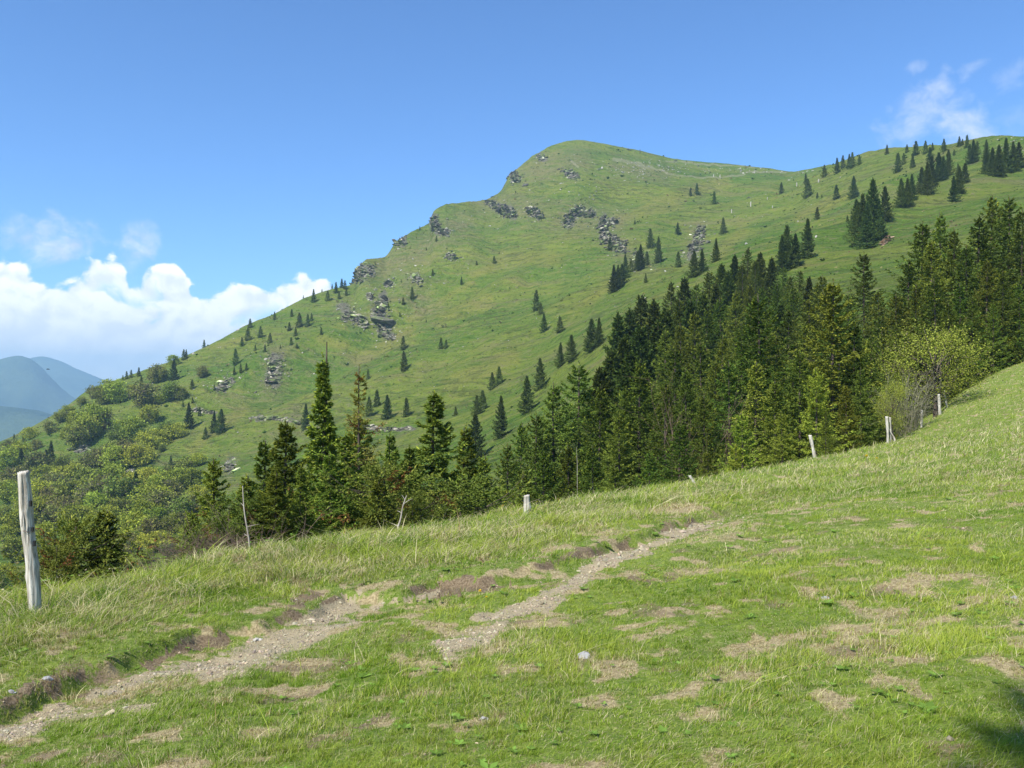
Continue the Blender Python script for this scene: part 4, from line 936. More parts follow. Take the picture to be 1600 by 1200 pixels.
# the spruce wood filling the gully
G3 = 'spruces of the dense wood'
MID = ['mid0', 'mid1', 'mid2', 'mid3']
FW = [
 ('in the left front row of the wood', [(792, 688, 58), (815, 655, 64), (838, 640, 60), (866, 592, 62), (905, 560, 64), (938, 596, 58), (850, 700, 44), (888, 690, 46), (925, 690, 44), (818, 730, 40)]),
 ('in the centre of the front row of the wood', [(968, 640, 50), (1000, 556, 60), (1040, 590, 54), (1062, 655, 46), (1100, 610, 52), (1140, 560, 58), (960, 720, 42), (1015, 700, 44), (1105, 700, 44), (978, 600, 62), (1072, 570, 60)]),
 ('among yellow green spruces of the wood front', [(1185, 452, 60, 'mid1'), (1160, 640, 46, 'yellow0'), (1212, 590, 50, 'yellow1'), (1250, 540, 52, 'mid2'), (1302, 430, 58, 'yellow1'), (1275, 570, 48, 'yellow0'), (1322, 600, 49, 'yellow1'), (1345, 570, 54), (1335, 500, 58), (1222, 640, 45, 'yellow1'), (1180, 560, 55, 'yellow1'), (1150, 690, 42, 'yellow0'), (1290, 640, 45), (1360, 520, 64)]),
 ('along the left edge of the wood', [(966, 484, 150), (984, 478, 160), (1003, 458, 172), (1022, 464, 150), (955, 540, 110), (975, 520, 112), (1000, 505, 120), (1028, 500, 125), (940, 570, 85), (985, 545, 90)]),
 ('along the upper edge of the wood', [(1048, 436, 185), (1070, 430, 190), (1062, 462, 140), (1088, 440, 178), (1108, 420, 192), (1128, 410, 200), (1148, 396, 210), (1168, 386, 215), (1188, 392, 205), (1206, 400, 195), (1138, 420, 180), (1118, 440, 160)]),
 ('in the middle of the wood', [(1040, 510, 112), (1062, 500, 105), (1085, 482, 118), (1105, 478, 128), (1125, 462, 132), (1150, 450, 128), (1172, 440, 140), (1190, 445, 150), (1095, 530, 85), (1130, 520, 82), (1160, 500, 90), (1055, 540, 80), (1198, 480, 95), (1118, 560, 72)]),
 ('filling the top of the wood below the tall pair', [(1224, 415, 165), (1236, 428, 150), (1250, 420, 160), (1264, 430, 145), (1278, 440, 125), (1295, 445, 118), (1180, 405, 195), (1160, 410, 185), (1098, 455, 140), (1080, 465, 135), (1040, 478, 128), (1302, 470, 108), (1220, 470, 115)]),
 ('at the top right of the wood', [(1215, 440, 140), (1240, 444, 128), (1232, 480, 100), (1285, 425, 120), (1350, 390, 104), (1265, 465, 98), (1310, 470, 88), (1325, 455, 100), (1372, 450, 92), (1258, 500, 80), (1212, 520, 76), (1240, 560, 64)]),
 ('at the left of the tall right hand spruces', [(1400, 455, 78), (1420, 400, 86), (1442, 340, 88), (1456, 368, 82), (1470, 326, 92), (1400, 500, 72), (1385, 540, 66), (1378, 490, 82), (1432, 440, 78), (1460, 430, 76), (1490, 352, 86), (1412, 470, 84)]),
 ('at the right of the tall right hand spruces', [(1510, 378, 82), (1530, 332, 90), (1550, 300, 96), (1576, 302, 94), (1597, 322, 88), (1542, 400, 78), (1566, 420, 77), (1592, 440, 77), (1500, 440, 76), (1520, 460, 75), (1482, 470, 72), (1552, 470, 75), (1585, 500, 77)]),
 ('cut by the right frame edge', [(1615, 345, 88), (1640, 300, 94), (1628, 430, 80), (1660, 350, 88)]),
]
for ph, it in FW:
    place_cluster(ph, it, ['dark0', 'dark1', 'dark2', 'mid1', 'mid3'] if ('edge of the wood' in ph or 'filling' in ph) else MID, 'spruce_tree', 'spruce', 'spruce', G3, 10.0, mode='top', sxy=1.12)

# the near trees just beyond the fence line, each placed by hand: key, pixel column, row of its top, distance, width, label, name
def near_tree(key, u, vt, d, w, lab, name='spruce_tree', cat='spruce', group='near spruces just beyond the fence line', href=10.0, rz=None, tilt=(0, 0), sink=0.1):
    x = (u-800)/F*d; z = float(H(x, d)); h = (600-vt)/F*d-z
    s = h/href
    return put_tree(key, name, (x, d, z-sink), (s*w, s*w, s), random.random()*6.28 if rz is None else rz, lab, cat, group, tilt)
near_tree('spire', 504, 545, 29, 1.35, 'tallest near spruce with a long bare pointed tip and yellow green shoots')
near_tree('brownish', 562, 565, 28, 1.0, 'thin sparse spruce with rusty brown needles right of the pointed spruce')
near_tree('near0', 446, 650, 27, 1.35, 'bushy green spruce left of the tall pointed spruce')
near_tree('near1', 412, 680, 30, 1.2, 'dark spruce second left of the pointed spruce')
near_tree('near2', 334, 708, 25, 1.3, 'dark green spruce standing left of the thin dead stem')
near_tree('scrub', 395, 770, 22, 1.0, 'low brown tinged spruce behind the thin dead stem', href=5.0)
near_tree('near1', 678, 605, 33, 1.5, 'broad dark spruce right of the rusty brown spruce')
near_tree('near2', 728, 660, 36, 1.4, 'slim spruce behind the broad dark near spruce')
near_tree('scrub', 600, 720, 25, 1.0, 'low brownish spruce scrub beneath the rusty brown spruce', href=5.0)
near_tree('scrub', 720, 745, 30, 1.05, 'spreading brown green spruce with long low boughs left of the short post', href=5.0)
near_tree('near0', 610, 670, 36, 1.0, 'thin young spruce between the rusty spruce and the broad dark one')
near_tree('scrub', 645, 765, 24, 0.8, 'low olive spruce bush by the forked dead stem', href=5.0)
near_tree('near0', 515, 700, 25, 1.5, 'bushy yellow green spruce at the foot of the pointed spruce')
near_tree('scrub', 118, 795, 19.5, .75, 'broad low spruce bush right of the leaning fence post', href=5.0, sink=0.2)
near_tree('near1', 163, 775, 20, 1.9, 'right stem of the spruce pair beside the leaning fence post', sink=0.3)
near_tree('scrub', 90, 835, 18.5, .8, 'low spruce bough growing behind the leaning fence post', href=5.0, sink=0.2)
near_tree('near2', 385, 735, 24, 1.5, 'broad leaning green spruce between the dead stem and the dense left spruces')
near_tree('near0', 640, 690, 29, 1.3, 'full green spruce low between the rusty spruce and the broad dark one')
near_tree('near1', 755, 705, 33, 1.2, 'rightmost near spruce, beside the gap before the dark wood')
near_tree('near1', 300, 790, 22, 1.3, 'small green spruce at the left end of the near spruce group')
near_tree('near2', 540, 670, 27, 1.6, 'full dark green spruce low at right of the pointed spruce foot')
near_tree('near0', 430, 730, 22, 1.7, 'wide low green spruce in front of the left bushy spruces')
near_tree('near1', 590, 745, 24, 1.7, 'wide low green spruce left of the forked dead stem')
near_tree('near0', 560, 640, 31, 1.1, 'green spruce directly behind the rusty brown spruce')
near_tree('near1', 470, 720, 23, 1.3, 'small dense spruce in front of the pointed spruce')
near_tree('scrub', 340, 800, 21, .8, 'low green spruce bush left of the reddish bare shrub', href=5.0)

near_tree('rowan', 1462, 505, 58, 1.15, 'round yellow green leafy tree in front of the tall dark spruces', 'leafy_tree', 'tree', None, 5.4, sink=0.1)
near_tree('rowan', 1395, 590, 47, .55, 'slender pale green sapling behind the paired fence posts', 'leafy_tree', 'tree', None, 5.4)

# a tree outside the frame to the left of the camera: its shadow falls across the lower right corner
SHX, SHY = -5.0, -5.5
put_tree('near0', 'spruce_tree', (SHX, SHY, float(meadow(SHX, SHY))-.1), (.9, .9, 1.74), 1.0, 'spruce standing beside the camera, its tip shadow falling on the lower right grass', 'spruce', None)

# bare shrubs
def shrub(seed, u, vt, d, spread, mat, lab, n=22, r0=.010, sink=0.1, h=None):
    x = (u-800)/F*d; z = float(H(x, d)); h = h or (600-vt)/F*d-z
    V, Q = twiggy(seed, h, spread, n, r0=r0)
    o = link('bare_shrub', mesh_np('bare_shrub', V, [Q], mat)); o.location = (x, d, z-sink)
    tag(o, lab, 'shrub')
shrub(3, 290, 835, 17, 1.4, M_TWIG, 'reddish grey bare twiggy shrub above the grass edge, right of the leaning post', 34)
shrub(4, 372, 800, 18.5, 1.3, M_TWIG, 'reddish brown bare shrub around the foot of the thin dead stem', 34)
shrub(9, 330, 815, 18, 1.5, M_TWIG, 'reddish bare twiggy shrub between the low green spruces at left', 30)
shrub(8, 245, 862, 16, 1.4, M_TWIG, 'low bare twigs left of the reddish grey shrub', 20)
shrub(5, 1418, 590, 50, .8, M_TWIG_GREY, 'grey green twiggy shrub between the paired posts and the leafy tree', 30, r0=.02)
shrub(6, 1100, 640, 52, .5, M_TWIG, 'dry brown dead twigs in the front edge of the dark wood', 10, r0=.02)

def dead_stem(u0, v0, u1, v1, d, r, lab, name='dead_stem', branches=()):
    """pale dead trunk from foot pixel to top pixel at distance d"""
    p0 = np.array([(u0-800)/F*d, 0, (600-v0)/F*d]); p1 = np.array([(u1-800)/F*d, 0.1, (600-v1)/F*d])
    zf = float(H(p0[0], d)); L = p1-p0
    s = np.linspace(0, 1, 8)[:, None]
    pts = L*s+np.array([0.03, 0.02, 0])*np.sin(s*7)*r*20
    foot = np.array([[0, 0, min(zf-p0[2]-.2, -.2)]])
    parts = [tube(np.concatenate([foot, pts]), r*np.linspace(1.15, .4, 9), 7)]
    for f, dx, dz, l in branches:
        b = pts[int(f*7)]; parts.append(tube(np.array([b, b+np.array([dx*.5, .05, dz*.6])*l, b+np.array([dx, .1, dz])*l]), np.array([.4, .3, .12])*r, 5))
    V, Q = joinq(parts)
    o = link(name, mesh_np(name, V, [Q], M_DEADWOOD, smooth=True)); o.location = (p0[0], d, p0[2]); tag(o, lab, 'dead tree')
dead_stem(391, 872, 376, 760, 17.5, .02, 'thin pale dead stem leaning left above the reddish shrubs', branches=[(.55, .9, .2, .28), (.3, -.7, .5, .14), (.75, -.6, .6, .12)])
dead_stem(622, 822, 634, 775, 20, .022, 'short forked pale dead stem leaning right by the olive bush', branches=[(.99, -.5, .7, .16), (.8, .8, .5, .26), (.5, -.8, .35, .14), (.1, -.8, .3, .2)])
dead_stem(902, 728, 901, 699, 41, .009, 'thin white dead stick in the front of the dark wood')

# ------------------------------------------------------------------ fence posts
def post_mesh(seed, Ht, r, bend, split=True, bottom=-.35, rings=34, k=22):
    rg = np.random.default_rng(seed)
    s = np.linspace(0, 1, rings); th = np.linspace(0, 2*np.pi, k, endpoint=False)
    Z_ = bottom+s*(Ht-bottom)
    sh = (1+.16*np.cos(2*th+seed)+.07*np.cos(3*th+seed*2)+.05*np.cos(5*th+1.7*seed))[None, :]
    rr_ = r*(0.92+0.10*np.sin(s*5+seed)+.06*np.sin(s*13+seed*2))[:, None]*sh
    rr_ = rr_*(1+.05*fbm(th[None, :]*4, Z_[:, None]*6/max(Ht, 1), seed, 3))
    if split:                                    # drying cracks running along the post
        for c0, w_, z0, z1 in ((seed*1.3 % 6.28, .22, -.1, .45), ((seed*2.1+2) % 6.28, .16, .35, .8), (4.5, .18, .55, 1.0)):
            dth = np.abs((th[None, :]-c0-s[:, None]*.5+np.pi) % (2*np.pi)-np.pi)
            rr_ = rr_*(1-.30*np.exp(-(dth/w_)**2)*(sstep(s, z0, z0+.08)*(1-sstep(s, z1-.08, z1)))[:, None])
    for _ in range(3):                            # knots
        tk, sk = rg.random()*6.28, rg.uniform(.2, .9)
        dth = np.abs((th[None, :]-tk+np.pi) % (2*np.pi)-np.pi)
        rr_ = rr_*(1+.25*np.exp(-(dth/.35)**2-((s[:, None]-sk)/.025)**2))
    cx = np.interp(s, np.linspace(0, 1, len(bend)), [b[0] for b in bend]); cy = np.interp(s, np.linspace(0, 1, len(bend)), [b[1] for b in bend])
    V = np.stack([cx[:, None]+rr_*np.cos(th), cy[:, None]+rr_*np.sin(th), np.broadcast_to(Z_[:, None], rr_.shape)], -1)
    V[-1, :, 2] += .06*r*np.cos(th*1+seed)*3+rg.normal(0, .05*r, k)
    top_in = V[-1].mean(0)[None]+(V[-1]-V[-1].mean(0))*.55; top_in[:, 2] -= .08*r
    ctr = V[-1].mean(0)[None]-np.array([[0, 0, .12*r]])
    VV = np.concatenate([V.reshape(-1, 3), top_in, ctr])
    i = np.arange(rings)[:, None]*k; j = np.arange(k)[None, :]; j2 = (j+1) % k
    Q = np.stack([i+j, i+j2, i+k+j2, i+k+j], -1).reshape(-1, 4)
    b = rings*k; T = np.stack([b+np.arange(k), b+(np.arange(k)+1) % k, np.full(k, b+k)], -1)
    return VV, Q, T
def box(cx, cy, cz, ax, ay, az_):
    V = np.array([(x, y, z) for x in (-ax, ax) for y in (-ay, ay) for z in (-az_, az_)])+np.array([cx, cy, cz])
    return V, np.array([(0, 1, 3, 2), (4, 6, 7, 5), (0, 4, 5, 1), (2, 3, 7, 6), (0, 2, 6, 4), (1, 5, 7, 3)])
def fence_post(seed, u0, v0, u1, v1, d, r, lab, bend=None, fine=False, hidden=0.0):
    """foot pixel, top pixel, distance"""
    x0 = (u0-800)/F*d; zt = (600-v1)/F*d; z0 = float(H(x0, d)); Ht = zt-z0
    dx = (u1-u0)/F*d*(Ht/max((v0-v1)/F*d, 1e-3) if hidden else 1)
    bend = bend or [(0, 0), (dx*.5+.02*r, 0), (dx, .02)]
    e = empty('fence_post', (x0, d, z0)); 
    V, Q, T = post_mesh(seed, Ht, r, bend, rings=60 if fine else 26, k=40 if fine else 16)
    link('post', mesh_np('post', V, [Q, T], M_POST, smooth=True), e)
    tag(e, lab, 'fence post', 'weathered wooden fence posts')
    return e, Ht
# leftmost post, close to the camera, with its staples and insulator
d0 = 8.9; kx = d0/F
bx = [(u-50)*kx for u in (57, 56, 54, 52, 49, 44.5, 41, 39, 36)]
e, Ht = fence_post(5, 50, 952, 35, 737, d0, .054, 'leaning pale weathered fence post, nearest of all, at the left edge', bend=[(b, 0) for b in bx], fine=True)
ins, iq = joinq([box(.012, -.045, Ht*.78, .010, .014, .03), box(.03, -.045, Ht*.60, .012, .014, .02), box(.05, -.045, Ht*.50, .010, .014, .028)])
link('insulator', mesh_np('insulator', ins, [iq], M_BLACK), e)
th = np.linspace(0, 2*np.pi, 25); zz = Ht*.585
wv, wq = tube(np.stack([(-.022)+.068*np.cos(th), .068*np.sin(th), zz+.006*np.sin(th*2)], -1), np.full(25, .0025), 5)
link('wire_loop', mesh_np('wire_loop', wv, [wq], M_WIRE), e)
spl = tube(np.array([(-.06, -.085, Ht*.62), (-.052, -.088, Ht*.68), (-.05, -.084, Ht*.72)]), np.array([.006, .007, .003]), 5)
spl2 = tube(np.array([(-.03, -.088, Ht*.60), (-.035, -.092, Ht*.66), (-.04, -.086, Ht*.70)]), np.array([.004, .006, .002]), 5)
sv, sq = joinq([spl, spl2]); link('splinter', mesh_np('splinter', sv, [sq], M_DEADWOOD), e)
fence_post(6, 824, 800, 822, 774, 19.6, .075, 'short pale fence post with a split top, in front of the dark wood', bend=[(0, 0), (0, 0), (-.02, 0)])
fence_post(7, 1087, 757, 1078, 743, 29.5, .055, 'small leaning white post stub in the grass at the wood edge', hidden=1, bend=[(.12, 0), (0, 0), (-.22, 0)])
fence_post(8, 1276, 720, 1266, 680, 38, .075, 'thin grey post leaning left before the yellow green spruces')
fence_post(9, 1388, 690, 1386, 651, 45, .08, 'pale forked post, lighter one of the pair right of the wood')
fence_post(10, 1392, 688, 1391, 652, 45.2, .05, 'reddish brown slim post touching the pale forked one')
fence_post(11, 1439, 670, 1441, 641, 50, .07, 'dim grey post between the forked pair and the white post')
fence_post(12, 1469, 646, 1467, 616, 54, .085, 'short white post beside the leafy tree trunk')
fence_post(13, 1481, 628, 1475, 610, 58, .06, 'farthest grey post leaning at the shadow edge under the leafy tree')
# brace of the forked post
dead_stem(1398, 687, 1391, 670, 45, .045, 'short slanting brace at the foot of the paired posts')
# far away posts on the high pasture
for i, (u, v, h, lab) in enumerate([(1173, 323, 8, 'tiny white post alone on the high pasture below the saddle'), (1143, 333, 5, 'tiny pale post left of the lone white pasture post'), (1207, 325, 4, 'tiny pale post right of the lone white pasture post'),
                                    (1199, 312, 4, 'tiny pale post above and right of the lone pasture post'), (1245, 291, 6, 'tiny white post below the saddle on the fence line'), (1279, 285, 5, 'tiny white post nearest the right skyline slope'),
                                    (1115, 277, 4, 'left one of two tiny posts by the summit footpath'), (1125, 277, 4, 'right one of two tiny posts by the summit footpath'), (1427, 228, 3, 'tiny post on the right ridge skyline')]):
    x, y, z = [float(a[0]) for a in hit(u, v)]
    h = h*y/F; V, Q, T = post_mesh(20+i, h, .42, [(0, 0), (.05, 0)], rings=5, k=6, split=False)
    o = link('fence_post', mesh_np('fence_post', V, [Q, T], M_STONE)); o.location = (x, y, z); tag(o, lab, 'fence post', 'tiny far off fence posts')
x, y, z = [float(a[0]) for a in hit(1000, 239)]
V, Q, T = post_mesh(40, 3.6, .45, [(0, 0), (.05, 0)], rings=8, k=8, split=False); o = link('summit_marker', mesh_np('summit_marker', V, [Q, T], M_BARK)); o.location = (x, y, z)
tag(o, 'tiny dark upright marker on the skyline right of the summit', 'marker post')

# ------------------------------------------------------------------ rocks on the mountain
rg = np.random.default_rng(5)
for i, (nm, segs, n, size, lab) in enumerate(OUTC):
    n = int(n*5.5); ll = np.array([math.hypot(c-a, d-b)+r for a, b, c, d, r in segs]); pick = rg.choice(len(segs), n, p=ll/ll.sum()); S_ = np.array(segs)[pick]
    t = rg.random(n); cl = vnoise(t*6+i, np.full(n, i*1.0), 3)*.6
    sp_ = rg.normal(0, .6, (n, 2)).clip(-.9, .9)+cl[:, None]*.3
    uu = S_[:, 0]+(S_[:, 2]-S_[:, 0])*t+sp_[:, 0]*S_[:, 4]; vv = S_[:, 1]+(S_[:, 3]-S_[:, 1])*t+sp_[:, 1]*S_[:, 4]
    x, y, z = hit(uu, vv)
    dm = np.median(y); ok = np.abs(y-dm) < 60; x, y, z = x[ok], y[ok], z[ok]
    c0 = np.array([x.mean(), y.mean(), z.mean()])
    V, Fc = stones(np.stack([x, y, z-.10*size], -1)-c0, size*.23*rg.lognormal(0, .55, len(x)), rg, flat=(1.7, 1.1, .55), jit=.26, bed=.5+i*.13)
    bu, bv, br_ = [], [], []
    for a, b, c, d, r in segs:
        m_ = max(2, int(math.hypot(c-a, d-b)/(r*.4))+1); tt = np.linspace(0, 1, m_); bu += list(a+(c-a)*tt); bv += list(b+(d-b)*tt); br_ += [r]*m_
    x2, y2, z2 = hit(bu, bv); bs_ = np.maximum(np.array(br_)*y2/F*.75, 1.6); ok = np.abs(y2-dm) < 60
    V2, F2 = stones(np.stack([x2, y2, z2-.26*bs_], -1)[ok]-c0, bs_[ok], rg, flat=(1.0, 1.2, .26), jit=.2)
    V = np.concatenate([V, V2]); Fc = np.concatenate([Fc, F2+12*len(x)])
    x = np.concatenate([x, x2[ok]])
    rc = np.repeat((np.array((1.0, .98, .92))*(.4+rg.gamma(1.2, .5, (len(x), 1)))).clip(0, 2.6), 12, 0)
    o = link(nm, mesh_np(nm, V, [Fc], M_ROCK, rc)); o.location = c0
    if 'scree' in lab and 'stones' not in lab: o.name = 'scree'; o['kind'] = 'stuff'
    tag(o, lab, 'stone wall' if 'wall' in nm else 'rock outcrop', 'dry stone walls on the slope' if 'wall' in nm else 'rock outcrops of the mountain')
# the reddish bare earth slip on the right slope
x, y, z = hit([1383]*1, [376]*1)
uu = 1384+rg.normal(0, 2.6, 60); vv = 377-(uu-1384)*1.2+rg.normal(0, 2.5, 60)
xs, ys, zs = hit(uu, vv); c0 = np.array([xs.mean(), ys.mean(), zs.mean()])
V, Fc = stones(np.stack([xs, ys, zs-.1], -1)-c0, .7*rg.lognormal(0, .3, 60), rg, flat=(1.5, 1.2, .2))
m, g = mat_new('reddish_earth'); n1 = g.noise(wpos(g), 1.5, 4, .6)
finish(g, principled(g, g.mix(n1, (0.30, .17, .10, 1), (.50, .38, .27, 1)), .95))
o = link('bare_earth_patch', mesh_np('bare_earth_patch', V, [Fc], m)); o.location = c0; tag(o, 'small reddish bare earth slip beside the compact spruce group on the right slope', 'earth patch')
# loose white stones strewn over the mountain (uncountable) and the largest of them as boulders
def strew(zones):
    U_, V_, S_ = [], [], []
    for u, v, a, b, n, s in zones:
        U_.append(u+rg.normal(0, a, n)); V_.append(v+rg.normal(0, b, n)+ (0)); S_.append(np.full(n, s)*rg.lognormal(0, .45, n))
    return np.concatenate(U_), np.concatenate(V_), np.concatenate(S_)
U_, V_, S_ = strew([(1000, 268, 34, 9, 130, .9), (1080, 262, 60, 5, 90, 1.0), (1180, 267, 30, 3, 50, 1.0), (960, 255, 30, 8, 40, .7), (870, 290, 40, 25, 60, .8), (940, 320, 25, 18, 60, .7), (720, 360, 40, 25, 50, .7),
                    (600, 480, 45, 35, 110, .7), (650, 430, 50, 30, 60, .6), (1590, 222, 16, 9, 60, .45), (1240, 280, 25, 8, 30, .6), (460, 560, 60, 40, 60, .45), (400, 520, 30, 25, 40, .5), (640, 560, 90, 50, 70, .4),
                    (880, 420, 90, 60, 60, .45), (1020, 420, 60, 40, 60, .5), (1180, 330, 60, 30, 40, .5), (330, 590, 30, 20, 40, .5), (300, 610, 25, 20, 30, .5), (240, 590, 20, 10, 20, .6)])
ok = (V_ > np.interp(U_, RV[0], RV[1])+1.5); U_, V_, S_ = U_[ok], V_[ok], S_[ok]
x, y, z = hit(U_, V_)
V, Fc = stones(np.stack([x, y, z], -1), S_*.55, rg, flat=(1.3, 1, .5))
link('loose_stones', mesh_np('loose_stones', V, [Fc], M_STONE), None, 'stuff')
tag(bpy.data.objects['loose_stones'], 'pale loose stones strewn over the upper mountain grass', 'stones')
ou = np.array([q for o in OUTC if 'wall' not in o[0] for q in o[1]]); pk = rg.integers(0, len(ou), 1900); t_ = rg.random(1900); oo = ou[pk]
uu = oo[:, 0]+(oo[:, 2]-oo[:, 0])*t_+rg.normal(0, 1.35, 1900)*oo[:, 4]; vv = oo[:, 1]+(oo[:, 3]-oo[:, 1])*t_+rg.normal(0, 1.1, 1900)*oo[:, 4]
ok = vv > np.interp(uu, RV[0], RV[1])+2; x, y, z = hit(uu[ok], vv[ok])
V, Fc = stones(np.stack([x, y, z], -1), .62*rg.lognormal(0, .5, len(x)), rg, flat=(1.2, 1, .5))
o = link('rock_debris', mesh_np('rock_debris', V, [Fc], M_ROCK, np.repeat(np.ones((len(x), 3))*(.5+rg.gamma(1.5, .6, (len(x), 1))), 12, 0)), None, 'stuff'); tag(o, 'small grey rock debris scattered around the outcrops', 'rock debris')
for u, v, s, lab in [(981, 234.5, 5.0, 'dark boulder on the skyline right of the summit'), (1054, 251.5, 3.8, 'small dark boulder on the descending skyline ridge'), (877, 287, 3.4, 'white boulder in the middle of the upper summit face'),
                     (976, 377, 3.0, 'bright white boulder at the right edge of the rock slab'), (1171, 309, 3.2, 'grey boulder above the lone white pasture post'), (1167, 381, 2.0, 'white boulder above the upper edge of the wood'),
                     (1256, 270, 3.0, 'pale boulder in the grass at the saddle'), (1270, 267, 2.4, 'white boulder just right of the saddle'), (766, 353, 3.0, 'pale stone patch below the slanting rock band'), (1234, 281, 2.6, 'reddish pale boulder left below the saddle'),
                     (372, 516, 2.2, 'white boulder on the left skyline slope'), (302, 553, 2.4, 'pale boulder on the left skyline between small spruces')]:
    x, y, z = [float(a[0]) for a in hit(u, v)]
    V, Fc = stones(np.array([(0, 0, 0.), (.5*s, .2, -.1), (-.4*s, -.1, -.2)]), np.array([.42, .26, .22])*s, rg, flat=(1.25, 1, .6))
    o = link('boulder', mesh_np('boulder', V, [Fc], M_ROCK if 'dark' in lab or 'grey' in lab else M_STONE, np.ones((len(V), 3)))); o.location = (x, y, z); tag(o, lab, 'boulder')

# ------------------------------------------------------------------ foreground: gravel, stones, flowers
def mpts(n, seed, d0=2.6, d1=26, tmax=.75, pw=1.0):
    r_ = np.random.default_rng(seed); t = r_.uniform(-tmax, tmax, n); d = d0*(d1/d0)**(r_.random(n)**pw)
    return t*d, d
x, y = mpts(330000, 1); z = meadow(x, y); b_, s_, d_ = ground_masks(x, y, z)
r_ = np.random.default_rng(2)
keep = (r_.random(len(x)) < (b_**2)*(.45+.55*(fbm(x*3, y*3, 77, 2) > -.2))+.03*s_); x, y, z, b_ = x[keep], y[keep], z[keep], b_[keep]
sz = .0055*r_.lognormal(0, .5, len(x))*np.clip(y/7, .8, 2)
V, Fc = stones(np.stack([x, y, z+.1*sz], -1), sz, r_, flat=(1.2, 1, .55), jit=.15)
gc_ = np.array((0.34, 0.285, 0.19))[None]*r_.uniform(.5, 1.6, (len(x), 1))*(1+r_.normal(0, .06, (len(x), 3)))
gme = mesh_np('gravel', V, [Fc], M_GRAVEL, np.repeat(gc_, 12, 0)); link('gravel', gme, None, 'stuff'); tag(bpy.data.objects['gravel'], 'loose tan gravel in the bare wheel ruts of the track', 'gravel')
print('gravel', len(x))
for u, v, s, lab in [(400, 1001, .045, 'rounded white stone lying on the gravel of the near rut'), (1290, 935, .03, 'pale stone half sunk in the right hand turf'), (912, 1028, .04, 'jagged grey stone poking out of the turf below the track'),
                     (18, 1083, .025, 'pale stone at the left end of the cut bank'), (75, 1062, .026, 'pinkish flat stone in the bank at left'), (1585, 935, .035, 'grey stone in the grass at the right edge'), (755, 1125, .022, 'pale broken stone in the dry turf at bottom centre')]:
    d = np.linspace(2, 40, 3000); t = (u-800)/F; q = np.nonzero(meadow(t*d, d) >= (600-v)/F*d)[0][0]; d = d[q]
    V, Fc = stones(np.array([(0, 0, .1*s), (.8*s, .2*s, -.1*s)]), np.array([s, s*.55]), rg, flat=(1.2, 1, .65), jit=.12)
    o = link('stone', mesh_np('stone', V, [Fc], M_STONE if u == 400 else M_GRAVEL, np.full((len(V), 3), .34))); o.location = (t*d, d, float(meadow(t*d, d))); tag(o, lab, 'stone')
def dandelion(u, v, s, lab):
    d = np.linspace(2, 60, 6000); t = (u-800)/F; q = np.nonzero(meadow(t*d, d) >= (600-v)/F*d)[0]; d = d[q[0]] if len(q) else 40
    e = empty('dandelion', (t*d, d, float(meadow(t*d, d)))); hgt = s*3.2
    V, Q = tube(np.array([(0, 0, -.02), (.01, 0, hgt*.5), (0, 0, hgt)]), np.array([.0022, .002, .002])*s/.02, 5); link('stem', mesh_np('stem', V, [Q], M_STEM), e)
    n = 46; a = rg.random(n)*6.28; el_ = rg.uniform(.1, 1.3, n); dd = np.stack([np.cos(a)*np.cos(el_), np.sin(a)*np.cos(el_), np.sin(el_)], -1); sd2 = np.stack([-np.sin(a), np.cos(a), 0*a], -1)
    c_ = np.array([0, 0, hgt]); V = np.stack([c_+dd*0-sd2*s*.1, c_+dd*s+(-sd2*s*.14), c_+dd*s+sd2*s*.14, c_+sd2*s*.1], 1).reshape(-1, 3)
    link('flower_head', mesh_np('flower_head', V, [np.arange(n*4).reshape(-1, 4)], M_YEL), e); tag(e, lab, 'dandelion', 'yellow dandelions in the grass')
dandelion(1354, 724, .075, 'larger yellow dandelion on the grass crest by the posts'); dandelion(1370, 724, .05, 'smaller yellow dandelion right of the large one on the crest')
dandelion(750, 935, .022, 'yellow dandelion by the dark soil bank at mid track'); dandelion(760, 941, .015, 'small yellow dandelion just right of the one by the soil bank')
dandelion(1245, 700, .03, 'faint yellow flower left of the leaning grey post')

# bird in the distance
V, Q = joinq([tube(np.array([(-.10, 0, 0), (-.05, 0, .01), (0, 0, .012), (.06, 0, .006), (.12, 0, 0)]), np.array([.008, .025, .032, .02, .005]), 8)])
bd = link('bird', mesh_np('bird', V, [Q], M_BIRD, smooth=True)); bd.location = ((75-800)/F*55, 55, (600-577)/F*55); bd.rotation_euler = (0, 0, .4)
for sgn in (-1, 1):
    wv = np.array([(-.03, sgn*.01, .01), (.04, sgn*.01, .012), (.02, sgn*.12, .035), (-.03, sgn*.13, .03), (-.005, sgn*.24, .008)]); wv = np.concatenate([wv, wv-np.array([0, 0, .006])])
    wq = [np.array([(0, 1, 2, 3), (5, 8, 7, 6)]), np.array([(3, 2, 4), (8, 9, 7), (0, 3, 8), (0, 8, 5), (3, 4, 9), (3, 9, 8), (1, 6, 7), (1, 7, 2), (2, 7, 9), (2, 9, 4)])]
    link('wing', mesh_np('wing', wv, wq, M_BIRD), bd)
tag(bd, 'tiny dark bird flying before the blue distant mountains at left', 'bird')

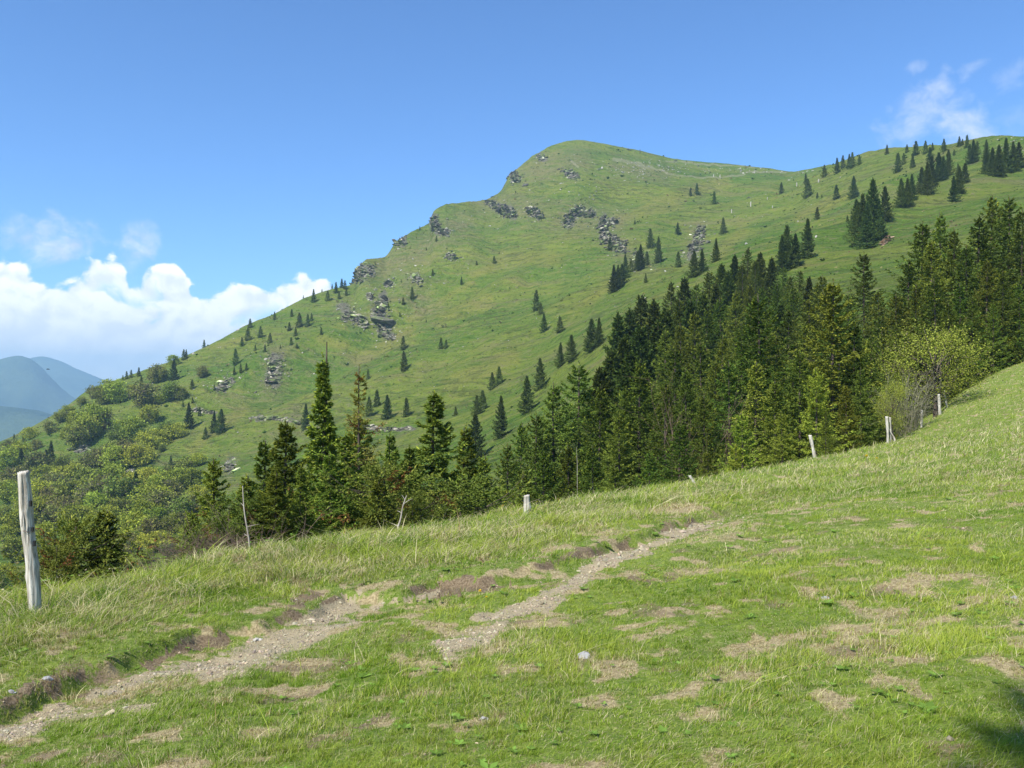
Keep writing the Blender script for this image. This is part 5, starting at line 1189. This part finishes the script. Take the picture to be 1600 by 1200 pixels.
# ------------------------------------------------------------------ grass
def grass_mesh(n, seed, d0, d1, tmax, segs, hscale, wscale, keepf=None, lean=0.5):
    r_ = np.random.default_rng(seed)
    t = r_.uniform(-tmax, tmax, n); d = d0*(d1/d0)**r_.random(n)
    x, y = t*d, d
    # gather blades into tussocks
    cl = r_.normal(0, 1, (n, 2)); cell = .16
    gx, gy = np.floor(x/cell), np.floor(y/cell)
    hx = vnoise(gx*3.7+.5, gy*1.9+.5, 401); hy = vnoise(gx*2.3+.5, gy*4.1+.5, 402)
    pull = .45*(r_.random(n) < .6)
    x = x+(((gx+.5+.4*hx)*cell)-x)*pull; y = y+(((gy+.5+.4*hy)*cell)-y)*pull
    z = meadow(x, y); b_, s_, d_ = ground_masks(x, y, z)
    dcr = pchip(cr_u, cr_d, 800+F*x/y)
    sd_b, _p = bank_sd(x, y)
    k = (r_.random(n) > np.clip(b_*1.15+s_*.85, 0, .985)) & (y < dcr+3.5)
    k &= r_.random(n) > .25*d_
    if keepf is not None: k &= keepf(x, y, z, r_)
    x, y, z, b_, s_, d_, dcr, sd_b = x[k], y[k], z[k], b_[k], s_[k], d_[k], dcr[k], sd_b[k]
    n = len(x); zm = y > dcr
    if zm.any(): z[zm] = H(x[zm], y[zm])
    tall = np.maximum(sstep(sd_b, .2, 1.5), sstep(y, 14, 24))
    tuft = fbm(x*1.6, y*1.6, 411, 3, .6); fine = fbm(x*.45, y*.45, 412, 3)
    h = (.034+.036*tuft+.085*tall*(1+.7*tuft))*r_.lognormal(0, .38, n)*hscale*(1-.5*d_)*(1-.6*b_)
    h = np.maximum(h, .022)
    w = (.0022+.0012*r_.random(n)+.0010*tall)*wscale*np.clip(y/4.5, .8, 9)**.80
    a = r_.random(n)*6.28; wd = r_.normal(0, 1, (n, 2))*.5+np.array([.22, -.12])+.5*np.stack([fbm(x*1.2, y*1.2, 421, 3), fbm(x*1.2, y*1.2, 422, 3)], -1)
    ln = (lean*(1.0+tall*.5)*r_.uniform(.3, 1.7, n))[:, None]
    tipo = np.concatenate([wd*ln*h[:, None]*1.9, (h*(1-.12*ln[:, 0]))[:, None]], 1)
    P0 = np.stack([x, y, z-.006], -1)
    # a blade's width faces a random way
    sd2 = np.stack([np.cos(a), np.sin(a), 0*a], -1)*(w/2)[:, None]
    rows = []
    for q in range(segs+1):
        f = q/segs
        c_ = P0+np.concatenate([tipo[:, :2]*(f**1.8), tipo[:, 2:]*(f*(1-.18*f*ln))], 1)
        if q < segs: rows += [c_-sd2*(1-f**1.6*.75), c_+sd2*(1-f**1.6*.75)]
        else: rows.append(c_)
    V = np.stack(rows, 1); m_ = V.shape[1]
    bi = np.arange(n)[:, None]*m_
    Qs = [bi+np.array([2*q, 2*q+1, 2*q+3, 2*q+2]) for q in range(segs-1)]
    Tr = bi+np.array([2*segs-2, 2*segs-1, 2*segs])
    # colours of the blades themselves
    c0 = np.array((0.165, 0.262, 0.030)); c1 = np.array((0.345, 0.405, 0.065)); c2 = np.array((0.62, 0.55, 0.32)); c3 = np.array((0.095, 0.19, 0.018))
    mixv = np.clip(.55+.9*fine+.7*tuft+r_.normal(0, .22, n), 0, 1)[:, None]
    c = c0*(1-mixv)+c1*mixv
    dk = (r_.random(n) < np.clip(.2+.7*fbm(x*1.1+5, y*1.1, 414, 3), .03, .8)); c[dk] = c3
    pdry = np.clip(.17+.35*fbm(x*.7, y*.7, 413, 4, .6)+.75*d_+.7*s_+.35*b_+.14*tall, .03, .93); dr = r_.random(n) < pdry
    c[dr] = c2*r_.uniform(.55, 1.12, (dr.sum(), 1))
    rd2 = (r_.random(n) < .3*d_+.6*s_); c[rd2] = np.array((.28, .20, .10))
    c = c*r_.uniform(.78, 1.25, (n, 1))
    return V.reshape(-1, 3), (np.concatenate(Qs) if Qs else np.zeros((0, 4), int)), Tr, np.repeat(c, m_, 0)
def add_grass(specs):
    Vs, Qs, Ts, Cs, o = [], [], [], [], 0
    for sp_ in specs:
        V, Q, T, c = grass_mesh(**sp_); Vs.append(V); Qs.append(Q+o); Ts.append(T+o); Cs.append(c); o += len(V); print('blades', len(T))
    me = mesh_np('grass', np.concatenate(Vs), [np.concatenate(Qs), np.concatenate(Ts)], M_GRASS, np.concatenate(Cs))
    ob = link('grass', me, None, 'stuff'); tag(ob, 'short green and straw coloured grass covering the meadow', 'grass')
clump = lambda x, y, z, r_: (fbm(x*1.3, y*1.3, 431, 2) > .12) | (r_.random(len(x)) < .12)
GN = 1.0
add_grass([dict(n=int(1250000*GN), seed=201, d0=2.4, d1=22, tmax=.98, segs=2, hscale=1.0, wscale=1.0),
           dict(n=int(240000*GN), seed=202, d0=20, d1=82, tmax=.80, segs=2, hscale=1.15, wscale=1.0),
           dict(n=int(34000*GN), seed=203, d0=2.6, d1=60, tmax=.95, segs=3, hscale=2.3, wscale=1.35, keepf=clump, lean=.8)])

r_ = np.random.default_rng(77); nw = 900
t = r_.uniform(-.78, .78, nw); d = 3.0*(20/3.0)**r_.random(nw); x, y = t*d, d
k = fbm(x*.8, y*.8, 501, 3) > .05; x, y = x[k], y[k]; z = meadow(x, y); b_, s_, d_ = ground_masks(x, y, z); k = (b_ < .3); x, y, z = x[k], y[k], z[k]; nw = len(x)
nl = 6; a = r_.random((nw, 1))*6.28+np.arange(nl)[None]*1.047+r_.normal(0, .2, (nw, nl)); Ls = .032*r_.lognormal(0, .35, (nw, 1))*r_.uniform(.6, 1.2, (nw, nl))*np.clip(y/6, .8, 1.8)[:, None]
dr = np.stack([np.cos(a), np.sin(a), .35+0*a], -1); sdv = np.stack([-np.sin(a), np.cos(a), 0*a], -1); P_ = np.stack([x, y, z+.012], -1)[:, None, :]+0*dr
V = np.stack([P_, P_+dr*Ls[..., None]*.55+sdv*Ls[..., None]*.28, P_+dr*Ls[..., None]*np.array([1, 1, .8]), P_+dr*Ls[..., None]*.55-sdv*Ls[..., None]*.28], 2).reshape(-1, 3)
c = np.repeat(np.array((.15, .25, .045))[None]*r_.uniform(.6, 1.5, (nw*nl, 1)), 4, 0)
o = link('weed_leaves', mesh_np('weed_leaves', V, [np.arange(nw*nl*4).reshape(-1, 4)], M_GRASS, c), None, 'stuff'); tag(o, 'small broad leaved weeds growing low between the grass', 'weeds')

# tussocks and dwarf bushes speckling the mountain grass
r_ = np.random.default_rng(88); nw = 30000
t = r_.uniform(-.66, .66, nw); d = 170*(980/170)**(r_.random(nw)**.75); x, y = t*d, d
k = (d < pchip(RD[0], RD[1], 800+F*t)-4) & (fbm(x/18, y/18, 521, 4, .6)+r_.normal(0, .25, nw) > .0); x, y = x[k], y[k]; z = H(x, y); nw = len(x)
sz = .30*r_.lognormal(0, .5, nw)*np.clip(y/450, .6, 1.7); nl = 5
dr = r_.normal(0, 1, (nw, nl, 3)); dr[..., 2] = np.abs(dr[..., 2])+.3; dr /= np.linalg.norm(dr, axis=-1, keepdims=True)
sdv = np.cross(dr, r_.normal(0, 1, (nw, nl, 3))); sdv /= np.linalg.norm(sdv, axis=-1, keepdims=True)
P_ = np.stack([x, y, z-.05], -1)[:, None, :]+0*dr; S3 = sz[:, None, None]
V = np.stack([P_-sdv*S3*.3, P_+sdv*S3*.3, P_+dr*S3+sdv*S3*.35, P_+dr*S3*1.1-sdv*S3*.35], 2).reshape(-1, 3)
pal = np.array([(.045, .085, .016), (.07, .12, .02), (.30, .27, .12), (.16, .19, .045), (.20, .15, .07)])
c = np.repeat(pal[r_.choice(5, nw, p=[.36, .22, .16, .16, .10])]*r_.uniform(.7, 1.3, (nw, 1)), 4*nl, 0)
o = link('tussocks', mesh_np('tussocks', V, [np.arange(nw*nl*4).reshape(-1, 4)], M_GRASS, c), None, 'stuff'); tag(o, 'grass tussocks and dwarf bushes speckling the mountain slope', 'tussocks')
